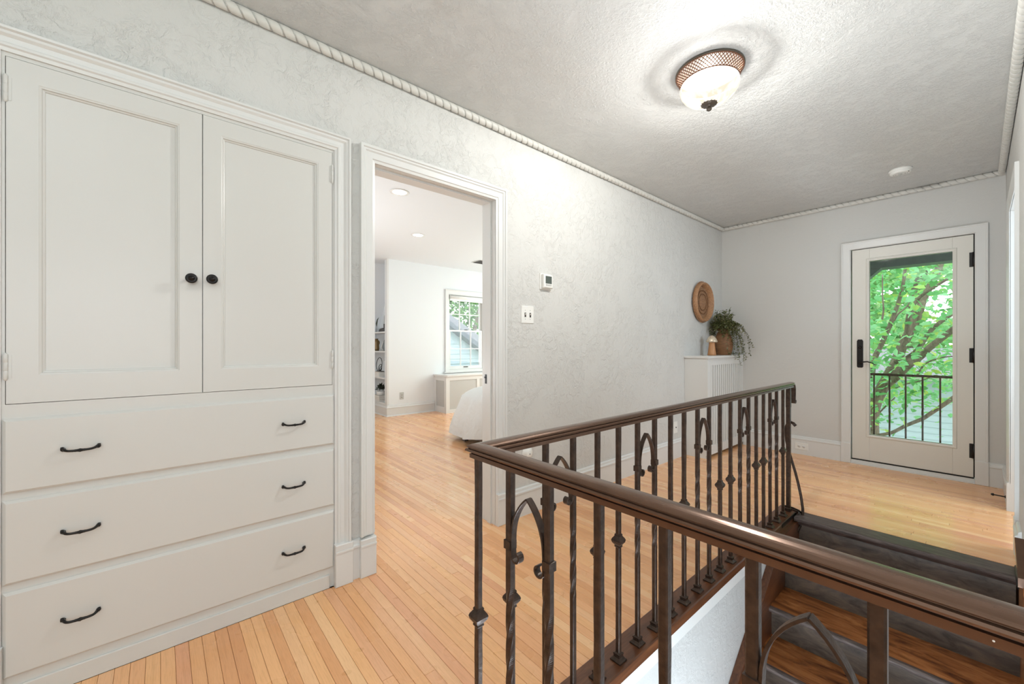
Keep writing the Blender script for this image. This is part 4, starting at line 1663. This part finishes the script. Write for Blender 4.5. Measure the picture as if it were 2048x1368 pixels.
vz = thing('geometric_vase', 'clear faceted geometric vase on the second shelf', 'vase', (-6.40, 2.80, 1.042))
part('body', MB().lathe([(.03, 1.042), (.075, 1.10), (.06, 1.16), (.025, 1.23)], (-6.41, 2.80, 0), 'z', 5, smooth=False, close=True), M['clear'], vz)
m = MB()
prf = [(.03, 1.042), (.075, 1.10), (.06, 1.16), (.025, 1.23)]
for i in range(5):
    a = 2 * PI * i / 5
    m.tube([(-6.41 + r * math.cos(a), 2.80 + r * math.sin(a), z) for r, z in prf], .003, 5)
part('edges', m, M['whitepl'], vz)
gv = thing('round_vase', 'brown gold rounded vase at the left of the second shelf', 'vase', (-6.68, 2.80, 1.042))
part('body', MB().lathe([(0, 1.042), (.04, 1.042), (.05, 1.08), (.045, 1.14), (.058, 1.18), (.05, 1.215), (.025, 1.235), (.028, 1.25)], (-6.69, 2.80, 0), 'z', 24), M['bronze'], gv)
part('neck_ring', MB().tube([(-6.69 + .028 * math.cos(2 * PI * i / 20), 2.80 + .028 * math.sin(2 * PI * i / 20), 1.25) for i in range(20)], .004, 6, closed=True), M['bronze'], gv)
tw = thing('desk_ornament', 'dark letter stand with tall frame on the top shelf', 'ornament', (-6.42, 2.80, 1.362))
m = MB().prism([(-6.56, 1.362), (-6.30, 1.362), (-6.32, 1.405), (-6.38, 1.43), (-6.52, 1.415)], 'y', 2.75, 2.85)
part('base', m, plain('charcoal_ornament', srgb(72, 70, 68), .5), tw)
m = MB()
m.box(-6.45, -6.36, 2.79, 2.81, 1.43, 1.50)
part('block', m, M['black'], tw)
m = MB()
m.tube([(-6.46, 2.80, 1.43), (-6.43, 2.80, 1.64), (-6.34, 2.80, 1.65), (-6.33, 2.80, 1.43)], .006, 6)
part('frame', m, M['panelgrey'], tw)
fe = thing('dark_leaf_stem', 'single dark leaf standing at the left of the top shelf', 'ornament', (-6.75, 2.80, 1.362))
m = MB()
leaf_shape(m, (-6.75, 2.80, 1.44), (.35, 0, 1), (0, -1, .1), .2, .06)
part('leaf', m, M['darkleaf'], fe)
part('stem', MB().tube([(-6.77, 2.80, 1.362), (-6.75, 2.80, 1.45)], .003, 5), M['vinestem'], fe)
pp = thing('potted_plant', 'small dark leafed plant in a white pot on the bottom shelf', 'potted plant', (-6.53, 2.78, .292))
part('pot', MB().lathe([(0, .292), (.055, .292), (.07, .30), (.075, .36), (.068, .36), (.064, .33), (0, .33)], (-6.53, 2.78, 0), 'z', 28), M['pot'], pp)
m = MB()
for k in range(110):
    a, el = rnd.uniform(0, 2 * PI), rnd.uniform(.0, 1.4)
    d = Vector((math.cos(a) * math.cos(el), math.sin(a) * math.cos(el) * .7, math.sin(el)))
    leaf_shape(m, Vector((-6.53, 2.78, .375)) + d * rnd.uniform(.02, .08), d, (rnd.uniform(-1, 1), rnd.uniform(-1, 1), 1), rnd.uniform(.035, .06), rnd.uniform(.018, .03))
o = part('foliage', m, M['darkleaf'], pp)
o['kind'] = 'stuff'

for o in list(COL.objects):
    if o.parent is None and o.get('category') in ('book', 'sculpture', 'ornament', 'vase', 'potted plant') and o.location.x < -6.2:
        o.location.x = o.location.x * 1.022 - (.07 if o.name == 'round_vase' else 0)
        o.location.y += .06
# ------------------------------------------------------------------ OUTSIDE
struct('ground', MB().box(-40, 30, -25, 45, -3.4, -3.3), M['ground'])
# balcony
bal = MB()
bal.box(-1.6, 1.0, YF + .14, 6.05, -.18, -.05)
struct('balcony_floor', bal, M['stone'])
BY = 5.90
br = thing('balcony_railing', 'dark iron railing of the small balcony outside the glass door', 'railing', (-.5, BY, -.05))
part('top_rail', MB().box(-1.5, .9, BY - .011, BY + .011, .810, .834), M['iron'], br)
part('bottom_rail', MB().box(-1.5, .9, BY - .008, BY + .008, .0, .016), M['iron'], br)
for i in range(-6, 13):
    x = -.62 + .1245 * i
    if -1.5 < x < .9:
        b = obj('baluster', me_tw if i % 2 == 0 else me_pl, None, br, (x + .5, 0, .066))
        b.scale = (.85, .85, .9465)
# porch roof over the balcony
pr = MB()
pr.box(-1.8, 1.4, 5.95, 6.15, 1.985, 2.2)
pr.box(-1.8, 1.4, YF + .14, 6.15, 2.2, 2.3)
prc = struct('porch_roof', pr, M['eave'])
gx = at(1738, 545, 6.0)
m = MB()
m.prism([(at(1732, 560, 6.0).x, at(1732, 562, 6.0).z), (at(1764, 530, 6.0).x, 1.99), (at(1732, 530, 6.0).x, 1.99)], 'y', 5.97, 6.10)
obj('corner_bracket', m, M['eave'], prc)

# trees
LP = leaf_mat


def leaf_unit():
    m = MB()
    leaf_shape(m, (0, 0, 0), (1, 0, 0), (0, 0, 1), 1.0, .72, .12)
    return m.mesh('leaf', M['leaf'])


tr1 = thing('maple_tree', 'large leafy tree with forked trunk just beyond the balcony', 'tree', at(1744, 880, 8.0) * 1.0)
tr1.location.z = -3.3
m = MB()


def limb(px, Y, rad, n=1):
    P = [at(u, v, Y + dy) for (u, v, dy) in px]
    # smooth by subdivision
    Q, Rr = [], []
    for i in range(len(P) - 1):
        for k in range(4):
            t = k / 4
            p0 = P[max(i - 1, 0)]
            p1, p2 = P[i], P[i + 1]
            p3 = P[min(i + 2, len(P) - 1)]
            q = .5 * ((2 * p1) + (p2 - p0) * t + (2 * p0 - 5 * p1 + 4 * p2 - p3) * t * t + (3 * p1 - p0 - 3 * p2 + p3) * t ** 3)
            Q.append(q)
            f = (i + t) / (len(P) - 1)
            Rr.append(rad[0] + (rad[1] - rad[0]) * f)
    Q.append(P[-1])
    Rr.append(rad[1])
    m.tube(Q, [r * .72 for r in Rr], 10)


Yt = 8.0
base = at(1744, 880, Yt)
m.tube([(base.x - .1, base.y, -3.3), (base.x - .05, base.y, -1.5), tuple(base)], [.2, .15, .12], 12)
limb([(1744, 880, 0), (1744, 835, 0), (1750, 805, 0), (1764, 777, 0), (1778, 750, 0), (1793, 724, .1), (1803, 695, .1), (1821, 660, .2), (1836, 630, .2), (1847, 597, .3), (1872, 550, .4), (1890, 500, .5)], Yt, (.12, .05))
limb([(1764, 777, 0), (1791, 756, -.1), (1818, 730, -.2), (1841, 713, -.2), (1862, 693, -.3), (1905, 660, -.4), (1960, 620, -.5)], Yt, (.07, .045))
limb([(1778, 750, 0), (1796, 733, .1), (1815, 716, .2), (1835, 700, .2), (1856, 668, .3), (1880, 645, .3), (1925, 615, .4)], Yt, (.055, .03))
limb([(1793, 724, 0), (1806, 700, -.1), (1814, 660, -.2), (1818, 627, -.3), (1832, 603, -.3), (1850, 586, -.4), (1895, 558, -.5)], Yt, (.05, .02))
limb([(1742, 760, 0), (1748, 720, .1), (1762, 690, .2), (1778, 655, .2), (1795, 610, .3), (1806, 570, .3), (1812, 520, .4)], Yt + .3, (.06, .025))
limb([(1742, 872, -.6), (1781, 866, -.6), (1812, 851, -.6), (1844, 838, -.6), (1861, 827, -.6), (1882, 813, -.6), (1905, 797, -.6), (1960, 755, -.6)], Yt, (.028, .034))
limb([(1764, 640, -.8), (1767, 619, -.8), (1765, 590, -.8), (1765, 549, -.8)], Yt, (.016, .008))
limb([(1788, 642, -.6), (1796, 628, -.6), (1812, 615, -.6), (1826, 594, -.6)], Yt, (.016, .008))
limb([(1791, 776, 0), (1812, 768, 0), (1840, 762, 0), (1862, 754, 0), (1875, 750, 0)], Yt, (.014, .007))
limb([(1835, 750, -.2), (1850, 728, -.2), (1880, 716, -.2), (1910, 712, -.2)], Yt, (.016, .010))
limb([(1745, 840, 0), (1772, 812, .1), (1790, 795, .2)], Yt, (.016, .010))
part('trunk', m, M['bark'], tr1)
rl2 = random.Random(21)
me_leaf = leaf_unit()
leaves = []
for i in range(32000):
    x = rl2.uniform(-3.6, 2.4)
    yy = rl2.uniform(6.9, 10.5)
    z = rl2.uniform(-1.6, 4.6)
    # the neighbour's wall stays open low on the right, and gaps of sky in the crown
    hz = .05 + .55 * (x + .9)
    if z < hz and rl2.random() < .94: continue
    if z < -.75 and rl2.random() < .8: continue
    if math.sin(x * 3.1 + yy) * math.sin(z * 2.7 + yy * 1.7) > .62: continue
    leaves.append((x, yy, z))


def sc2(p):
    x, yy, z = p
    d = -sF * x + cF * yy
    if d < 1: return 1e9
    u = CX + FPX * (cF * x + sF * yy) / d
    v = CY - FPX * (z - H) / d
    return d if (1738 < u < 1906 and 505 < v < 888) else 1e3 + d


leaves.sort(key=sc2)
lf = MB()
for i, p in enumerate(leaves):
    L = rl2.uniform(.07, .125)
    rot = Euler((rl2.gauss(0, .45), rl2.gauss(.25, .5), rl2.uniform(0, 2 * PI)))
    if i < 300:
        o = bpy.data.objects.new('leaf', me_leaf)
        COL.objects.link(o)
        o.parent = tr1
        o.location = Vector(p) - tr1.location
        o.rotation_euler = rot
        o.scale = (L, L, L)
    else:
        Rm = rot.to_matrix()
        n0 = len(lf.v)
        leaf_shape(lf, p, Rm @ Vector((1, 0, 0)), Rm @ Vector((0, 0, 1)), L, L * .72, .12)
o = part('foliage', lf, M['leaf'], tr1)
o['kind'] = 'stuff'

tr2 = thing('background_tree', 'pale green trees far behind the balcony tree', 'tree', (-1.5, 15, -3.3))
lf = MB()
for i in range(16000):
    p = (rl2.uniform(-6, 5), rl2.uniform(14.1, 17.5), rl2.uniform(-2.2, 7))
    if math.sin(p[0] * 1.9) * math.sin(p[2] * 1.6 + 1) > .55: continue
    if p[2] < .6 and p[0] > -.9: continue
    Rm = Euler((rl2.gauss(0, .6), rl2.gauss(.2, .6), rl2.uniform(0, 2 * PI))).to_matrix()
    leaf_shape(lf, p, Rm @ Vector((1, 0, 0)), Rm @ Vector((0, 0, 1)), rl2.uniform(.26, .42), .24, .1)
o = part('foliage', lf, M['farleaf'], tr2)
o['kind'] = 'stuff'
m = MB()
m.tube([(-1.5, 15, -3.3), (-1.4, 15, 0), (-1.0, 15.2, 3), (-.6, 15.5, 6)], [.25, .2, .14, .06], 10)
m.tube([(-1.4, 15, 0), (-2.4, 15, 2), (-3.2, 15.2, 4.5)], [.14, .1, .05], 8)
part('trunk', m, M['bark'], tr2)

# neighbour's house seen through the glass door
nh = thing('neighbour_house', 'pale blue sided house low behind the trees outside the glass door', 'house', (0, 12, -3.3))
ztop = .42
m = MB()
for k in range(30):
    z = -3.3 + k * .125
    if z > ztop - .02: break
    m.prism([(12.0, z), (11.975, z), (11.992, z + .128), (12.0, z + .128)], 'x', -3.2, 7)
o = part('siding', m, M['siding'], nh)
part('wall', MB().box(-3.2, 7, 12.0, 12.3, -3.3, ztop), M['siding'], nh)
part('eave', MB().box(-3.4, 7.2, 11.7, 12.3, ztop, ztop + .1), M['trim'], nh)
part('roof', MB().prism([(11.6, ztop + .1), (12.3, ztop + .1), (13.6, ztop + .55), (13.6, ztop + .65)], 'x', -3.5, 7.3), M['roofing'], nh)
part('foundation', MB().box(-3.2, 7, 11.96, 12.0, -3.3, -1.55), M['stone'], nh)

# neighbour's gable seen through the bedroom window
XG = -11.0


def gz(u, v, X=XG):
    p = atx(u, v, X)
    return (p.y, p.z)


n2 = thing('neighbour_gable', 'pale blue gable with dark sloping roof edge outside the bedroom window', 'house', (XG, 7.0, -3.3))
a = gz(870, 637)
b = gz(1000, 736)
slope = (b[1] - a[1]) / (b[0] - a[0])
Lz = lambda yv, off=0: a[1] + slope * (yv - a[0]) + off
ys0, ys1 = a[0] - .6, b[0] + 1.2
m = MB()
kz = -3.3
while kz < Lz(ys0):
    z0, z1 = kz, kz + .16
    ye = a[0] + (z0 - a[1]) / slope
    ye = min(ye, ys1)
    if ye > ys0:
        m.prism([(XG, z0), (XG + .028, z0), (XG + .008, z1 + .004), (XG, z1 + .004)], 'y', ys0, ye)
    kz += .16
part('siding', m, M['siding'], n2)
part('wall', MB().prism([(ys0, -3.3), (ys1, -3.3), (ys1, Lz(ys1)), (ys0, Lz(ys0))], 'x', XG - .3, XG), M['siding'], n2)
part('rake_board', MB().prism([(ys0, Lz(ys0, -.02)), (ys1, Lz(ys1, -.02)), (ys1, Lz(ys1, .13)), (ys0, Lz(ys0, .13))], 'x', XG - .2, XG + .35), plain('slate_blue_rake', srgb(108, 112, 128), .6), n2)
part('roof', MB().prism([(ys0, Lz(ys0, .13)), (ys1, Lz(ys1, .13)), (ys1, Lz(ys1, .62)), (ys0, Lz(ys0, .40))], 'x', XG - 1.6, XG + .1), M['roofing'], n2)
tr3 = thing('yard_tree', 'green tree behind the gable outside the bedroom window', 'tree', (-14.5, 9.5, -3.3))
lf = MB()
for i in range(13000):
    p = (rl2.uniform(-17, -13.5), rl2.uniform(6.0, 13.5), rl2.uniform(-.5, 5.5))
    if math.sin(p[1] * 2.1) * math.sin(p[2] * 1.9 + 1) > .72: continue
    Rm = Euler((rl2.gauss(0, .6), rl2.gauss(.2, .6), rl2.uniform(0, 2 * PI))).to_matrix()
    leaf_shape(lf, p, Rm @ Vector((1, 0, 0)), Rm @ Vector((0, 0, 1)), rl2.uniform(.12, .24), .14, .1)
o = part('foliage', lf, plain('dummy', (0, 0, 0, 1)) if False else leaf_mat('yard_leaf', [(0, srgb(74, 120, 66)), (.5, srgb(106, 160, 86)), (1, srgb(150, 196, 116))]), tr3)
o['kind'] = 'stuff'
m = MB()
m.tube([(-14.5, 9.5, -3.3), (-14.4, 9.4, 0), (-14.2, 9.0, 2), (-13.9, 8.2, 4)], [.25, .2, .14, .06], 10)
m.tube([(-14.4, 9.4, 0), (-14.2, 10.2, 1.8), (-14, 10.6, 3.6)], [.14, .1, .05], 8)
part('trunk', m, M['bark'], tr3)
